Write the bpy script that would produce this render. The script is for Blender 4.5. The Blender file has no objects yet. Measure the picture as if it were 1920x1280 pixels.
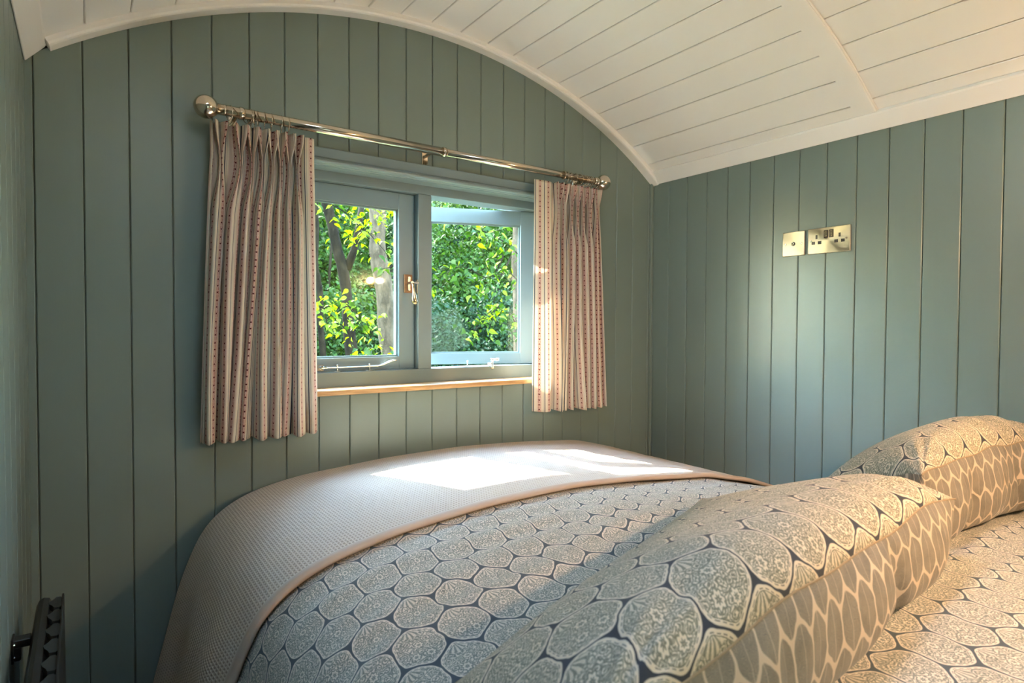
import bpy, bmesh, math, random
import numpy as np
from mathutils import Matrix, Vector

S = bpy.context.scene
COL = S.collection
rng = np.random.default_rng(7)
random.seed(7)

# ------------------------------------------------------------------ camera
cam_d = bpy.data.cameras.new('camera')
cam = bpy.data.objects.new('camera', cam_d)
COL.objects.link(cam)
YAW, PITCH, ROLL, F_PX = 0.6145, -0.0251, 0.0045, 1136.8
fw = Vector((math.sin(YAW) * math.cos(PITCH), math.cos(YAW) * math.cos(PITCH), math.sin(PITCH)))
rt = Vector((math.cos(YAW), -math.sin(YAW), 0.0))
up = rt.cross(fw)
rt2 = rt * math.cos(ROLL) + up * math.sin(ROLL)
up2 = -rt * math.sin(ROLL) + up * math.cos(ROLL)
m = Matrix((rt2, up2, -fw)).transposed().to_4x4()
m.translation = Vector((0.114, -1.909, 1.25))
cam.matrix_world = m
cam_d.sensor_width = 36.0
cam_d.lens = F_PX / 1920.0 * 36.0
cam_d.clip_start = 0.02
cam_d.dof.use_dof = True
cam_d.dof.focus_distance = 2.1
cam_d.dof.aperture_fstop = 8.0
S.camera = cam

# ------------------------------------------------------------------ world, sun, exposure
S.view_settings.view_transform = 'Standard'
S.view_settings.look = 'None'
S.view_settings.exposure = 1.4
S.view_settings.gamma = 1.0
S.view_settings.use_curve_mapping = False
W = bpy.data.worlds.new('sky')
S.world = W
W.use_nodes = True
wn = W.node_tree
sky = wn.nodes.new('ShaderNodeTexSky')
sky.sky_type = 'NISHITA'
sky.sun_disc = False
sky.dust_density = 0.2
sky.air_density = 1.3
sky.sun_elevation = math.radians(49)
sky.sun_rotation = math.radians(-19)
bg = wn.nodes['Background']
wn.links.new(sky.outputs[0], bg.inputs[0])
bg.inputs[1].default_value = 3.0
SUN_DIR = Vector((0.36, -1.0, -1.20))
sd = bpy.data.lights.new('sun', 'SUN')
sd.energy = 25.0
sd.color = (1.0, 0.96, 0.9)
sd.angle = math.radians(0.6)
so = bpy.data.objects.new('sun', sd)
so.rotation_euler = SUN_DIR.to_track_quat('-Z', 'Y').to_euler()
so.location = (-3, 6, 9)
COL.objects.link(so)
LAMP_W = 8.5
FILL_W = 14.0          # fill spot on the same wall, added to warm the pillows          # power of each of the two wall lamps above the bed head
LAMP_COL = (1.0, 0.62, 0.34)


# ------------------------------------------------------------------ node helpers
class V:
    """a socket or number with arithmetic"""
    def __init__(s, t, v): s.t, s.v = t, v
    def op(s, o, *a):
        n = s.t.nodes.new('ShaderNodeMath'); n.operation = o
        for i, x in enumerate((s,) + a):
            x = x.v if isinstance(x, V) else x
            if isinstance(x, (int, float)): n.inputs[i].default_value = x
            else: s.t.links.new(x, n.inputs[i])
        return V(s.t, n.outputs[0])
    def __add__(s, o): return s.op('ADD', o)
    __radd__ = __add__
    def __sub__(s, o): return s.op('SUBTRACT', o)
    def __rsub__(s, o): return V(s.t, float(o)).op('SUBTRACT', s)
    def __mul__(s, o): return s.op('MULTIPLY', o)
    __rmul__ = __mul__
    def __truediv__(s, o): return s.op('DIVIDE', o)
    def __lt__(s, o): return s.op('LESS_THAN', o)
    def __gt__(s, o): return s.op('GREATER_THAN', o)
    def abs(s): return s.op('ABSOLUTE')
    def pow(s, o): return s.op('POWER', o)
    def frac(s): return s.op('FRACT')
    def round(s): return s.op('ROUND')
    def floor(s): return s.op('FLOOR')
    def sin(s): return s.op('SINE')
    def min(s, o): return s.op('MINIMUM', o)
    def max(s, o): return s.op('MAXIMUM', o)
    def atan2(s, o): return s.op('ARCTAN2', o)
    def sqrt(s): return s.op('SQRT')
    def step(s, a, b):     # smooth 0..1 from a to b
        n = s.t.nodes.new('ShaderNodeMapRange'); n.interpolation_type = 'SMOOTHSTEP'
        s.t.links.new(s.v, n.inputs[0])
        n.inputs[1].default_value = a; n.inputs[2].default_value = b
        return V(s.t, n.outputs[0])


def mixc(t, f, a, b):
    n = t.nodes.new('ShaderNodeMix'); n.data_type = 'RGBA'
    for i, x in ((0, f), (6, a), (7, b)):
        x = x.v if isinstance(x, V) else x
        if isinstance(x, (int, float)): n.inputs[i].default_value = x
        elif isinstance(x, tuple): n.inputs[i].default_value = (*x, 1.0)
        else: t.links.new(x, n.inputs[i])
    return n.outputs[2]


def new_mat(name, col=(0.8, 0.8, 0.8), rough=0.5, metal=0.0, spec=0.5):
    mt = bpy.data.materials.new(name); mt.use_nodes = True
    t = mt.node_tree; p = t.nodes['Principled BSDF']
    p.inputs['Base Color'].default_value = (*col, 1)
    p.inputs['Roughness'].default_value = rough
    p.inputs['Metallic'].default_value = metal
    p.inputs['Specular IOR Level'].default_value = spec
    return mt, t, p


def noise(t, vec, scale, detail=2.0, rough=0.5, dist=0.0):
    n = t.nodes.new('ShaderNodeTexNoise')
    n.inputs['Scale'].default_value = scale; n.inputs['Detail'].default_value = detail
    n.inputs['Roughness'].default_value = rough; n.inputs['Distortion'].default_value = dist
    if vec is not None: t.links.new(vec, n.inputs['Vector'])
    return n


def bump(t, p, h, strength=0.3, dist=0.002):
    b = t.nodes.new('ShaderNodeBump')
    b.inputs['Strength'].default_value = strength; b.inputs['Distance'].default_value = dist
    t.links.new(h.v if isinstance(h, V) else h, b.inputs['Height'])
    t.links.new(b.outputs[0], p.inputs['Normal'])
    return b


def coords(t, kind='Object'):
    n = t.nodes.new('ShaderNodeTexCoord'); return n.outputs[kind]


def uvs(t, name='uv'):
    n = t.nodes.new('ShaderNodeUVMap'); n.uv_map = name
    s = t.nodes.new('ShaderNodeSeparateXYZ'); t.links.new(n.outputs[0], s.inputs[0])
    return n.outputs[0], V(t, s.outputs[0]), V(t, s.outputs[1])


def paint(name, col, rough=0.42, var=0.06):
    mt, t, p = new_mat(name, col, rough)
    n = noise(t, coords(t), 3.0, 3)
    c2 = tuple(c * (1 - var) for c in col); c1 = tuple(min(1, c * (1 + var)) for c in col)
    t.links.new(mixc(t, V(t, n.outputs[0]), c1, c2), p.inputs['Base Color'])
    mp = t.nodes.new('ShaderNodeMapping'); mp.inputs['Scale'].default_value = (60, 60, 6)
    t.links.new(coords(t), mp.inputs[0])
    n2 = noise(t, mp.outputs[0], 4.0, 3)
    bump(t, p, n2.outputs[0], 0.08, 0.001)
    return mt


M = {}
M['green'] = paint('green wall paint', (0.195, 0.248, 0.225), 0.38)
M['frame'] = paint('blue grey window paint', (0.185, 0.245, 0.255), 0.33)
M['sash'] = paint('pale blue sash paint', (0.19, 0.275, 0.30), 0.33)
M['white'] = paint('white ceiling paint', (0.88, 0.86, 0.83), 0.36, 0.02)
M['backing'] = new_mat('dark backing', (0.03, 0.035, 0.03), 0.9)[0]
M['black'] = new_mat('satin black metal', (0.012, 0.012, 0.012), 0.35, 0.0)[0]
M['tab'] = new_mat('charcoal metal', (0.028, 0.032, 0.03), 0.5)[0]
M['nickel'] = new_mat('polished nickel', (0.66, 0.57, 0.46), 0.13, 1.0)[0]
M['chrome'] = new_mat('chrome', (0.82, 0.80, 0.77), 0.12, 1.0)[0]
M['bronze'] = new_mat('bronze handle', (0.75, 0.52, 0.28), 0.18, 1.0)[0]
M['dark'] = new_mat('black plastic', (0.02, 0.013, 0.015), 0.35)[0]
M['lampshade'] = None


def wood(name, a, b):
    mt, t, p = new_mat(name, a, 0.4)
    mp = t.nodes.new('ShaderNodeMapping'); mp.inputs['Scale'].default_value = (3, 40, 40)
    t.links.new(coords(t), mp.inputs[0])
    n = noise(t, mp.outputs[0], 2.5, 5, 0.6, 0.6)
    t.links.new(mixc(t, V(t, n.outputs[0]).step(0.35, 0.7), a, b), p.inputs['Base Color'])
    bump(t, p, n.outputs[0], 0.1, 0.001)
    return mt


M['oak'] = wood('oiled oak', (0.60, 0.36, 0.16), (0.42, 0.22, 0.085))
M['walnut'] = wood('brown hardwood packer', (0.34, 0.17, 0.07), (0.24, 0.11, 0.045))
M['floor'] = wood('oak floor', (0.36, 0.24, 0.13), (0.28, 0.17, 0.09))

# brushed steel with a sweep around the plate centre (UV centred at 0,0)
mt, t, p = new_mat('brushed steel plate', (0.36, 0.31, 0.25), 0.30, 1.0)
uvv, u, v = uvs(t)
ang = v.atan2(u)
p.inputs['Anisotropic'].default_value = 0.92
p.inputs['Anisotropic Rotation'].default_value = 0.25
n = noise(t, uvv, 3.0, 1)
rad = (u * u + v * v).sqrt()
nn = t.nodes.new('ShaderNodeTexNoise'); nn.noise_dimensions = '1D'; nn.inputs['Scale'].default_value = 9000.0
t.links.new(rad.v, nn.inputs['W'])
bump(t, p, nn.outputs[0], 0.12, 0.0006)
tan = t.nodes.new('ShaderNodeTangent'); tan.direction_type = 'RADIAL'; tan.axis = 'X'
t.links.new(tan.outputs[0], p.inputs['Tangent'])
M['brushed'] = mt


# glass: clear to light, a faint mirror at the surface
mt, t, p = new_mat('window glass', (1, 1, 1), 0.0)
t.nodes.remove(p)
tr = t.nodes.new('ShaderNodeBsdfTransparent'); tr.inputs[0].default_value = (0.95, 0.98, 0.96, 1)
gl = t.nodes.new('ShaderNodeBsdfGlossy'); gl.inputs['Roughness'].default_value = 0.0
lw = t.nodes.new('ShaderNodeLayerWeight'); lw.inputs[0].default_value = 0.5
fr = V(t, lw.outputs['Facing']).pow(5.0) * 0.9 + 0.018
mx = t.nodes.new('ShaderNodeMixShader')
t.links.new(fr.v, mx.inputs[0]); t.links.new(tr.outputs[0], mx.inputs[1]); t.links.new(gl.outputs[0], mx.inputs[2])
t.links.new(mx.outputs[0], t.nodes['Material Output'].inputs[0])
M['glass'] = mt


# ---- printed bed linen: large ogee medallions
def lattice(t, u, v, w, h):
    """staggered lattice: local coords of the nearest cell and a rounded hexagon measure (1 on the border)"""
    ua, va = u / w, v / h
    ax, ay = ua - ua.round(), va - va.round()
    ub, vb = ua - 0.5, va - 0.5
    bx, by = ub - ub.round(), vb - vb.round()
    K = 3.4641
    dA = (ax * ax) * 4.0 + (ay * ay) * (K * K)
    dB = (bx * bx) * 4.0 + (by * by) * (K * K)
    sel = dB < dA
    x = (ax + sel * (bx - ax)) * 2.0
    y = (ay + sel * (by - ay)) * K
    # S-shaped sides: shift x with height so that the cells turn into ogees
    f1 = x.abs()
    f2 = (x * 0.5 + y * 0.866).abs()
    f3 = (x * 0.5 - y * 0.866).abs()
    N = (f1.pow(9.0) + f2.pow(9.0) + f3.pow(9.0)).pow(1 / 9.0)
    return x, y, N


def linen(name, w, h, ground, ink, gap, mode):
    mt, t, p = new_mat(name, ground, 0.85, 0, 0.2)
    uvv, u, v = uvs(t)
    # slight hand-drawn wobble
    wob = noise(t, uvv, 22.0 if mode == 'large' else 30.0, 2)
    WA = 0.16 if mode == 'large' else 0.30
    sx = t.nodes.new('ShaderNodeSeparateXYZ'); t.links.new(wob.outputs['Color'], sx.inputs[0])
    u1 = u + (V(t, sx.outputs[0]) - 0.5) * (WA * w)
    v1 = v + (V(t, sx.outputs[1]) - 0.5) * (WA * w)
    x, y, N = lattice(t, u1, v1, w, h)
    # filigree
    def vor(scale, feature='F1', rnd=1.0):
        n = t.nodes.new('ShaderNodeTexVoronoi'); n.feature = feature
        n.voronoi_dimensions = '2D'
        n.inputs['Scale'].default_value = scale; n.inputs['Randomness'].default_value = rnd
        mp = t.nodes.new('ShaderNodeMixRGB'); mp.blend_type = 'ADD'; mp.inputs[0].default_value = 0.010 if mode == 'large' else 0.006
        n0 = noise(t, uvv, 120.0, 2)
        t.links.new(uvv, mp.inputs[1]); t.links.new(n0.outputs['Color'], mp.inputs[2])
        t.links.new(mp.outputs[0], n.inputs['Vector'])
        return V(t, n.outputs['Distance'])
    if mode == 'large':
        d1 = vor(72.0)
        rings = ((d1 * 22.0).sin()).step(-0.1, 0.35)
        d2 = vor(150.0, 'DISTANCE_TO_EDGE')
        edges = 1.0 - d2.step(0.06, 0.2)
        # curls following the medallion outline and rays at its upper end
        fan = (y * -1.0 + 1.05)
        rays = (fan.atan2(x) * 14.0).sin().step(-0.2, 0.4)
        infan = (y - x.abs() * 0.6 > 0.50)
        fig = rings.max(edges * 0.7)
        fig = fig + infan * 0.8 * (rays - fig)
        # two rosettes near the lower end
        for cx, cy in ((-0.36, -0.42), (0.2, -0.58), (0.02, 0.1)):
            dx, dy = x - cx, (y - cy) * 1.0
            r = (dx * dx + dy * dy).sqrt()
            petal = r + ((dy.atan2(dx) * 7.0).sin() * 0.025)
            ro = (petal * 42.0).sin().step(-0.3, 0.3)
            inside = (petal < 0.19)
            fig = fig + inside * (ro - fig)
        inner = (N < 0.865)
        inkv = fig * inner * 0.88
        ol2 = (1.0 - ((N - 0.855).abs()).step(0.005, 0.014)) * 0.8
        # outline: dashed dark line, pale band, dark gap
        dash = ((y.atan2(x) * 26.0).sin() > -0.35)
        ol = (1.0 - ((N - 0.898).abs()).step(0.007, 0.018)) * (dash * 0.75 + 0.0)
        c = mixc(t, inkv, ground, ink)
        c = mixc(t, ol, c, gap)
        c = mixc(t, ol2, c, ink)
        g = N.step(0.945, 0.972) if w < 0.085 else N.step(0.962, 0.984)
        c = mixc(t, g, c, gap)
    else:
        d1 = vor(230.0)
        fig = (d1 * 24.0).sin().step(-0.3, 0.5)
        vein = 1.0 - (x.abs()).step(0.02, 0.07)
        c0 = mixc(t, fig * 0.42, ink, ground)
        c0 = mixc(t, vein * 0.4, c0, ground)
        g = N.step(0.89, 0.95)
        c = mixc(t, g, c0, ground)
        big = noise(t, uvv, 26.0, 2)
        c = mixc(t, V(t, big.outputs[0]).step(0.35, 0.75) * 0.35 * (1.0 - g), c, gap)
    t.links.new(c, p.inputs['Base Color'])
    wv = noise(t, uvv, 900.0, 1)
    bump(t, p, wv.outputs[0], 0.25, 0.0006)
    p.inputs['Sheen Weight'].default_value = 0.15
    return mt


M['duvet'] = linen('printed cotton, large medallions', 0.080, 0.162, (0.74, 0.67, 0.57), (0.15, 0.185, 0.17), (0.075, 0.10, 0.12), 'large')
M['pillow_front'] = linen('printed cotton, pillow front', 0.092, 0.215, (0.74, 0.62, 0.46), (0.15, 0.155, 0.11), (0.045, 0.05, 0.06), 'large')
M['pillow_back'] = linen('printed cotton, small leaf net', 0.042, 0.125, (0.60, 0.48, 0.36), (0.17, 0.16, 0.13), (0.07, 0.075, 0.068), 'small')

# waffle throw
mt, t, p = new_mat('waffle cotton', (0.62, 0.55, 0.48), 0.9, 0, 0.15)
uvv, u, v = uvs(t)
cu = ((u / 0.0075) * (2 * math.pi)).sin() * 0.5 + 0.5
cv = ((v / 0.0125) * (2 * math.pi)).sin() * 0.5 + 0.5
hgt = cu.pow(0.8).max(cv.pow(0.8))
pit = (1.0 - cu) * (1.0 - cv)
hem = (v > 0.0)          # v runs from 0 at the hem seam into the cloth; the hem itself is negative
pitm = pit * hem
c = mixc(t, pitm.step(0.35, 0.9) * 0.7, (0.62, 0.52, 0.43), (0.33, 0.25, 0.19))
c = mixc(t, (v < 0.0) * 0.55, c, (0.52, 0.38, 0.29))
t.links.new(c, p.inputs['Base Color'])
bump(t, p, (hgt * hem), 0.55, 0.0022)
M['waffle'] = mt

# striped curtain, a little light comes through
mt, t, p = new_mat('striped curtain cotton', (0.7, 0.6, 0.5), 0.85, 0, 0.2)
uvv, u, v = uvs(t)
R = 0.040
s = u / R
f = (s - s.round()).abs() * R            # distance to the dotted line
side = (s + 0.5) - (s + 0.5).round()
g = side.abs() * R                       # distance to the navy line
cream, pink, red, navy = (0.84, 0.76, 0.63), (0.78, 0.50, 0.43), (0.42, 0.10, 0.075), (0.045, 0.06, 0.095)
stripe = 1.0 - f.step(0.0085, 0.0095)
c = mixc(t, stripe * 0.5, cream, (0.80, 0.57, 0.50))
band = 1.0 - f.step(0.0030, 0.0036)
c = mixc(t, band * 0.8, c, pink)
edge = 1.0 - (f - 0.0032).abs().step(0.0005, 0.0011)
dsh = ((v / 0.0105).frac() > 0.18)
c = mixc(t, edge * dsh * 0.8, c, red)
core = (1.0 - f.step(0.0008, 0.0014)) * ((v / 0.021).frac() > 0.3)
c = mixc(t, core * 0.75, c, (0.74, 0.60, 0.5))
# dots, two short steps and one long one
vv = (v / 0.058).frac() * 0.058
dot = None
for c0 in (0.006, 0.024, 0.042):
    dv = (vv - c0)
    d = (f * f + dv * dv).sqrt()
    k = 1.0 - d.step(0.0019, 0.0027)
    dot = k if dot is None else dot.max(k)
c = mixc(t, dot, c, (0.10, 0.012, 0.016))
nl = 1.0 - g.step(0.0011, 0.0017)
c = mixc(t, nl, c, navy)
nl2 = 1.0 - (side * R - 0.0058).abs().step(0.0004, 0.0009)
c = mixc(t, nl2 * 0.45, c, navy)
t.links.new(c, p.inputs['Base Color'])
wv = noise(t, uvv, 1200.0, 1)
bump(t, p, wv.outputs[0], 0.2, 0.0005)
tl = t.nodes.new('ShaderNodeBsdfTranslucent'); t.links.new(c, tl.inputs[0])
mx = t.nodes.new('ShaderNodeMixShader'); mx.inputs[0].default_value = 0.38
t.links.new(p.outputs[0], mx.inputs[1]); t.links.new(tl.outputs[0], mx.inputs[2])
t.links.new(mx.outputs[0], t.nodes['Material Output'].inputs[0])
M['curtain'] = mt


def leaf_mat(name, a, b, trans=0.45):
    mt, t, p = new_mat(name, a, 0.6, 0, 0.12)
    oi = t.nodes.new('ShaderNodeNewGeometry')
    c = mixc(t, V(t, oi.outputs['Random Per Island']), a, b)
    t.links.new(c, p.inputs['Base Color'])
    tl = t.nodes.new('ShaderNodeBsdfTranslucent')
    hs = t.nodes.new('ShaderNodeHueSaturation'); hs.inputs['Saturation'].default_value = 1.15; hs.inputs['Value'].default_value = 1.15
    t.links.new(c, hs.inputs['Color']); t.links.new(hs.outputs[0], tl.inputs[0])
    mx = t.nodes.new('ShaderNodeMixShader'); mx.inputs[0].default_value = trans
    t.links.new(p.outputs[0], mx.inputs[1]); t.links.new(tl.outputs[0], mx.inputs[2])
    t.links.new(mx.outputs[0], t.nodes['Material Output'].inputs[0])
    return mt


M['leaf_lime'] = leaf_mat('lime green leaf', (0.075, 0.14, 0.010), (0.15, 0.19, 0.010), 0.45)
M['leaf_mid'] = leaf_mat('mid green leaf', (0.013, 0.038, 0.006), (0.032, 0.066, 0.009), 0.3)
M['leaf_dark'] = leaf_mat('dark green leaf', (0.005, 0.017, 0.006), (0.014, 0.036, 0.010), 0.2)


def bark(name, a, b, scale=9):
    mt, t, p = new_mat(name, a, 0.95, 0, 0.04)
    mp = t.nodes.new('ShaderNodeMapping'); mp.inputs['Scale'].default_value = (1.6, 1.6, 0.7)
    t.links.new(coords(t), mp.inputs[0])
    n = noise(t, mp.outputs[0], scale, 6, 0.65, 0.4)
    n2 = noise(t, coords(t), 70, 2)
    f_ = V(t, n.outputs[0]).step(0.35, 0.65)
    c = mixc(t, f_, a, b)
    c = mixc(t, V(t, n2.outputs[0]).step(0.6, 0.7) * 0.5, c, tuple(q * 1.7 for q in a))
    t.links.new(c, p.inputs['Base Color'])
    bump(t, p, n.outputs[0], 0.6, 0.02)
    return mt


M['bark_pale'] = bark('pale smooth bark', (0.065, 0.050, 0.036), (0.028, 0.022, 0.016))
M['bark_dark'] = bark('dark bark', (0.015, 0.012, 0.008), (0.006, 0.005, 0.004))
M['soil'] = bark('woodland floor', (0.07, 0.09, 0.03), (0.04, 0.05, 0.02), 4)


# ------------------------------------------------------------------ object helpers
def link(name, me, mats, parent=None, smooth=False):
    o = bpy.data.objects.new(name, me)
    for x in (mats if isinstance(mats, (list, tuple)) else [mats]):
        me.materials.append(x)
    if smooth:
        me.polygons.foreach_set('use_smooth', [True] * len(me.polygons))
    COL.objects.link(o)
    if parent is not None: o.parent = parent
    return o


def tag(o, label=None, cat=None, group=None, kind=None):
    if label: o['label'] = label
    if cat: o['category'] = cat
    if group: o['group'] = group
    if kind: o['kind'] = kind
    return o


def empty(name, loc=(0, 0, 0)):
    o = bpy.data.objects.new(name, None); o.location = loc; o.empty_display_size = 0.05
    COL.objects.link(o); return o


def mesh(name, vs, fs):
    me = bpy.data.meshes.new(name); me.from_pydata([tuple(q) for q in vs], [], fs); me.update(); return me


def from_bm(name, bm):
    me = bpy.data.meshes.new(name); bmesh.ops.recalc_face_normals(bm, faces=bm.faces[:]); bm.to_mesh(me); bm.free(); return me


def bm_box(bm, a, b, bev=0.0, seg=2):
    vs = [bm.verts.new((x, y, z)) for x in (a[0], b[0]) for y in (a[1], b[1]) for z in (a[2], b[2])]
    fs = [(0, 1, 3, 2), (4, 6, 7, 5), (0, 4, 5, 1), (2, 3, 7, 6), (0, 2, 6, 4), (1, 5, 7, 3)]
    faces = [bm.faces.new([vs[i] for i in q]) for q in fs]
    if bev > 0:
        es = list({e for fc in faces for e in fc.edges})
        bmesh.ops.bevel(bm, geom=es, offset=bev, segments=seg, profile=0.5, affect='EDGES')


def box(name, a, b, mat, parent=None, bev=0.0, seg=2):
    bm = bmesh.new(); bm_box(bm, a, b, bev, seg)
    return link(name, from_bm(name, bm), mat, parent)


def frame_of(d):
    d = Vector(d).normalized()
    a = Vector((0, 0, 1)) if abs(d.z) < 0.9 else Vector((1, 0, 0))
    x = d.cross(a).normalized(); y = d.cross(x).normalized()
    return x, y


def bm_tube(bm, pts, rad, n=12, cap=True):
    """tube through points; rad number or list"""
    pts = [Vector(q) for q in pts]
    rad = rad if isinstance(rad, (list, tuple)) else [rad] * len(pts)
    rings = []
    x = y = None
    for i, q in enumerate(pts):
        d = (pts[min(i + 1, len(pts) - 1)] - pts[max(i - 1, 0)]).normalized()
        if x is None: x, y = frame_of(d)
        else:
            x = (x - d * x.dot(d)).normalized(); y = d.cross(x)
        rings.append([bm.verts.new(q + (x * math.cos(a) + y * math.sin(a)) * rad[i]) for a in [2 * math.pi * k / n for k in range(n)]])
    for a, b in zip(rings, rings[1:]):
        for k in range(n): bm.faces.new((a[k], a[(k + 1) % n], b[(k + 1) % n], b[k]))
    if cap:
        bm.faces.new(rings[0]); bm.faces.new(rings[-1][::-1])


def tube(name, pts, rad, mat, parent=None, n=12):
    bm = bmesh.new(); bm_tube(bm, pts, rad, n)
    return link(name, from_bm(name, bm), mat, parent, True)


def lathe_pts(c, axis, prof):
    """points and radii for bm_tube from (distance along axis, radius) profile"""
    c = Vector(c); axis = Vector(axis).normalized()
    return [c + axis * s for s, r in prof], [max(r, 1e-4) for s, r in prof]


def grid_mesh(name, P, U=None, Vv=None, closed=False):
    """P[i][j] 3D points, U,V uv arrays of the same shape"""
    P = np.asarray(P, float); a, b = P.shape[:2]
    vs = P.reshape(-1, 3)
    fs = [(i * b + j, i * b + j + 1, (i + 1) * b + j + 1, (i + 1) * b + j) for i in range(a - 1) for j in range(b - 1)]
    me = bpy.data.meshes.new(name); me.from_pydata(vs.tolist(), [], fs)
    if U is not None:
        uvl = me.uv_layers.new(name='uv')
        uu = np.asarray(U, float).reshape(-1); vv = np.asarray(Vv, float).reshape(-1)
        idx = np.zeros(len(me.loops), int); me.loops.foreach_get('vertex_index', idx)
        uvl.data.foreach_set('uv', np.stack([uu[idx], vv[idx]], 1).reshape(-1))
    me.update()
    return me


def copy_part(o, parent, loc=None, name=None):
    c = o.copy(); COL.objects.link(c); c.parent = parent
    if loc is not None: c.location = loc
    return c


# ------------------------------------------------------------------ room shell
XR, YN = 2.238, -2.15
CXA, CZA, RA = 1.119, 0.387, 1.873       # end wall arch


def arch(x, r=RA):
    return CZA + math.sqrt(max(0.0, r * r - (x - CXA) ** 2))


def board_mesh(name, lo, hi, zlo, ztop, T, thick=0.012, ch=0.0026, gap=0.0007, n=5):
    """vertical V-jointed board from lo to hi (along the wall); ztop(x) gives its top. T maps (along, depth, z) to 3D"""
    lo += gap; hi -= gap
    def outline(inset):
        a, b = lo + inset, hi - inset
        ps = [(a, zlo), (b, zlo)]
        for k in range(n):
            x = b + (a - b) * k / (n - 1)
            ps.append((x, ztop(x)))
        return ps
    rings = []
    for inset, d in ((ch, 0.0), (0.0, ch), (0.0, thick)):
        rings.append([T(x, d, z) for x, z in outline(inset)])
    N_ = len(rings[0]); vs = sum(rings, [])
    fs = [tuple(range(N_))]
    for r in range(2):
        for k in range(N_):
            k2 = (k + 1) % N_
            fs.append((r * N_ + k, (r + 1) * N_ + k, (r + 1) * N_ + k2, r * N_ + k2))
    fs.append(tuple(range(2 * N_, 3 * N_))[::-1])
    me = mesh(name, vs, fs)
    bm = bmesh.new(); bm.from_mesh(me); bmesh.ops.recalc_face_normals(bm, faces=bm.faces[:]); bm.to_mesh(me); bm.free()
    return me


# end wall with the window
OPX0, OPX1, OPZ0, OPZ1 = 0.570, 1.662, 1.036, 1.752
wall_back = empty('wall_back', (CXA, 0, 0)); tag(wall_back, kind='structure')
def Tw(x, d, z): return (x - CXA, d, z)
edges_x = [-0.004] + [0.017 + 0.1 * k for k in range(0, 23)] + [XR + 0.004]
for a, b in zip(edges_x, edges_x[1:]):
    if b - a < 0.004: continue
    if b <= OPX0 or a >= OPX1:
        link('plank', board_mesh('plank', a, b, 0.0, lambda x: arch(x) + 0.012, Tw), M['green'], wall_back)
    else:
        link('plank', board_mesh('plank', a, b, 0.0, lambda x: OPZ0, Tw), M['green'], wall_back)
        link('plank', board_mesh('plank', a, b, OPZ1, lambda x: arch(x) + 0.012, Tw), M['green'], wall_back)
        if a < OPX0: link('plank', board_mesh('plank', a, OPX0, OPZ0, lambda x: OPZ1, Tw), M['green'], wall_back)
        if b > OPX1: link('plank', board_mesh('plank', OPX1, b, OPZ0, lambda x: OPZ1, Tw), M['green'], wall_back)
bm = bmesh.new()
for a, b in (((-0.1, 0.0125, -0.05), (OPX0, 0.11, 2.45)), ((OPX1, 0.0125, -0.05), (XR + 0.1, 0.11, 2.45)),
             ((OPX0, 0.0125, -0.05), (OPX1, 0.11, OPZ0)), ((OPX0, 0.0125, OPZ1), (OPX1, 0.11, 2.45))):
    bm_box(bm, (a[0] - CXA, a[1], a[2]), (b[0] - CXA, b[1], b[2]))
link('wall_core', from_bm('wall_core', bm), M['backing'], wall_back)

# side walls
LWY0, LWY1, LWZ0, LWZ1 = -1.355, -0.705, 0.90, 1.70
def side_wall(name, x, sgn, y0s, hole=False):
    w_ = empty(name, (x, -1.0, 0)); tag(w_, kind='structure')
    def T(yy, d, z): return (sgn * d, yy + 1.0, z)
    for a, b in zip(y0s, y0s[1:]):
        if hole and a < LWY1 - 0.01 and b > LWY0 + 0.01:
            link('plank', board_mesh('plank', a, b, 0.0, lambda q: LWZ0, T, n=2), M['green'], w_)
            link('plank', board_mesh('plank', a, b, LWZ1, lambda q: 1.915, T, n=2), M['green'], w_)
            continue
        link('plank', board_mesh('plank', a, b, 0.0, lambda q: 1.915, T, n=2), M['green'], w_)
    if hole:
        bm = bmesh.new()
        for q0, q1, q2, q3 in ((YN - 0.1, LWY0, -0.05, 2.0), (LWY1, 0.11, -0.05, 2.0), (LWY0, LWY1, -0.05, LWZ0), (LWY0, LWY1, LWZ1, 2.0)):
            bm_box(bm, (-0.06, q0 + 1.0, q2), (-0.0125, q1 + 1.0, q3))
        link('wall_core', from_bm('wall_core', bm), M['backing'], w_)
        return w_
    bm = bmesh.new(); bm_box(bm, (min(sgn * 0.0125, sgn * 0.06), YN + 1.0 - 0.1, -0.05), (max(sgn * 0.0125, sgn * 0.06), 1.11, 2.0))
    link('wall_core', from_bm('wall_core', bm), M['backing'], w_)
    return w_
ys = [YN] + [-0.1005 - 0.1 * k + 0.0 for k in range(20, -1, -1)] + [-0.012, -0.0005]
side_wall('wall_right', XR, 1, ys)
side_wall('wall_left', 0.0, -1, [YN] + [-0.055 - 0.1 * k for k in range(20, -1, -1)] + [0.003])

wall_front = empty('wall_front', (CXA, YN, 0)); tag(wall_front, kind='structure')
ex = [0.001] + [0.05 + 0.1 * k for k in range(22)] + [XR - 0.001]
for a, b in zip(ex, ex[1:]):
    link('plank', board_mesh('plank', a, b, 0.0, lambda x: arch(x) + 0.02, lambda x, d, z: (x - CXA, -d, z)), M['green'], wall_front)
box('wall_core', (-1.25, -0.06, -0.05), (1.25, -0.0125, 2.45), M['backing'], wall_front)

fl = empty('floor', (CXA, -1.0, 0)); tag(fl, kind='structure')
for k in range(15):
    x0 = -CXA - 0.01 + k * 0.1508
    box('floorboard', (x0 + 0.0008, -1.16, -0.02), (x0 + 0.15, 1.02, 0.0), M['floor'], fl, 0.001, 1)

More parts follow.
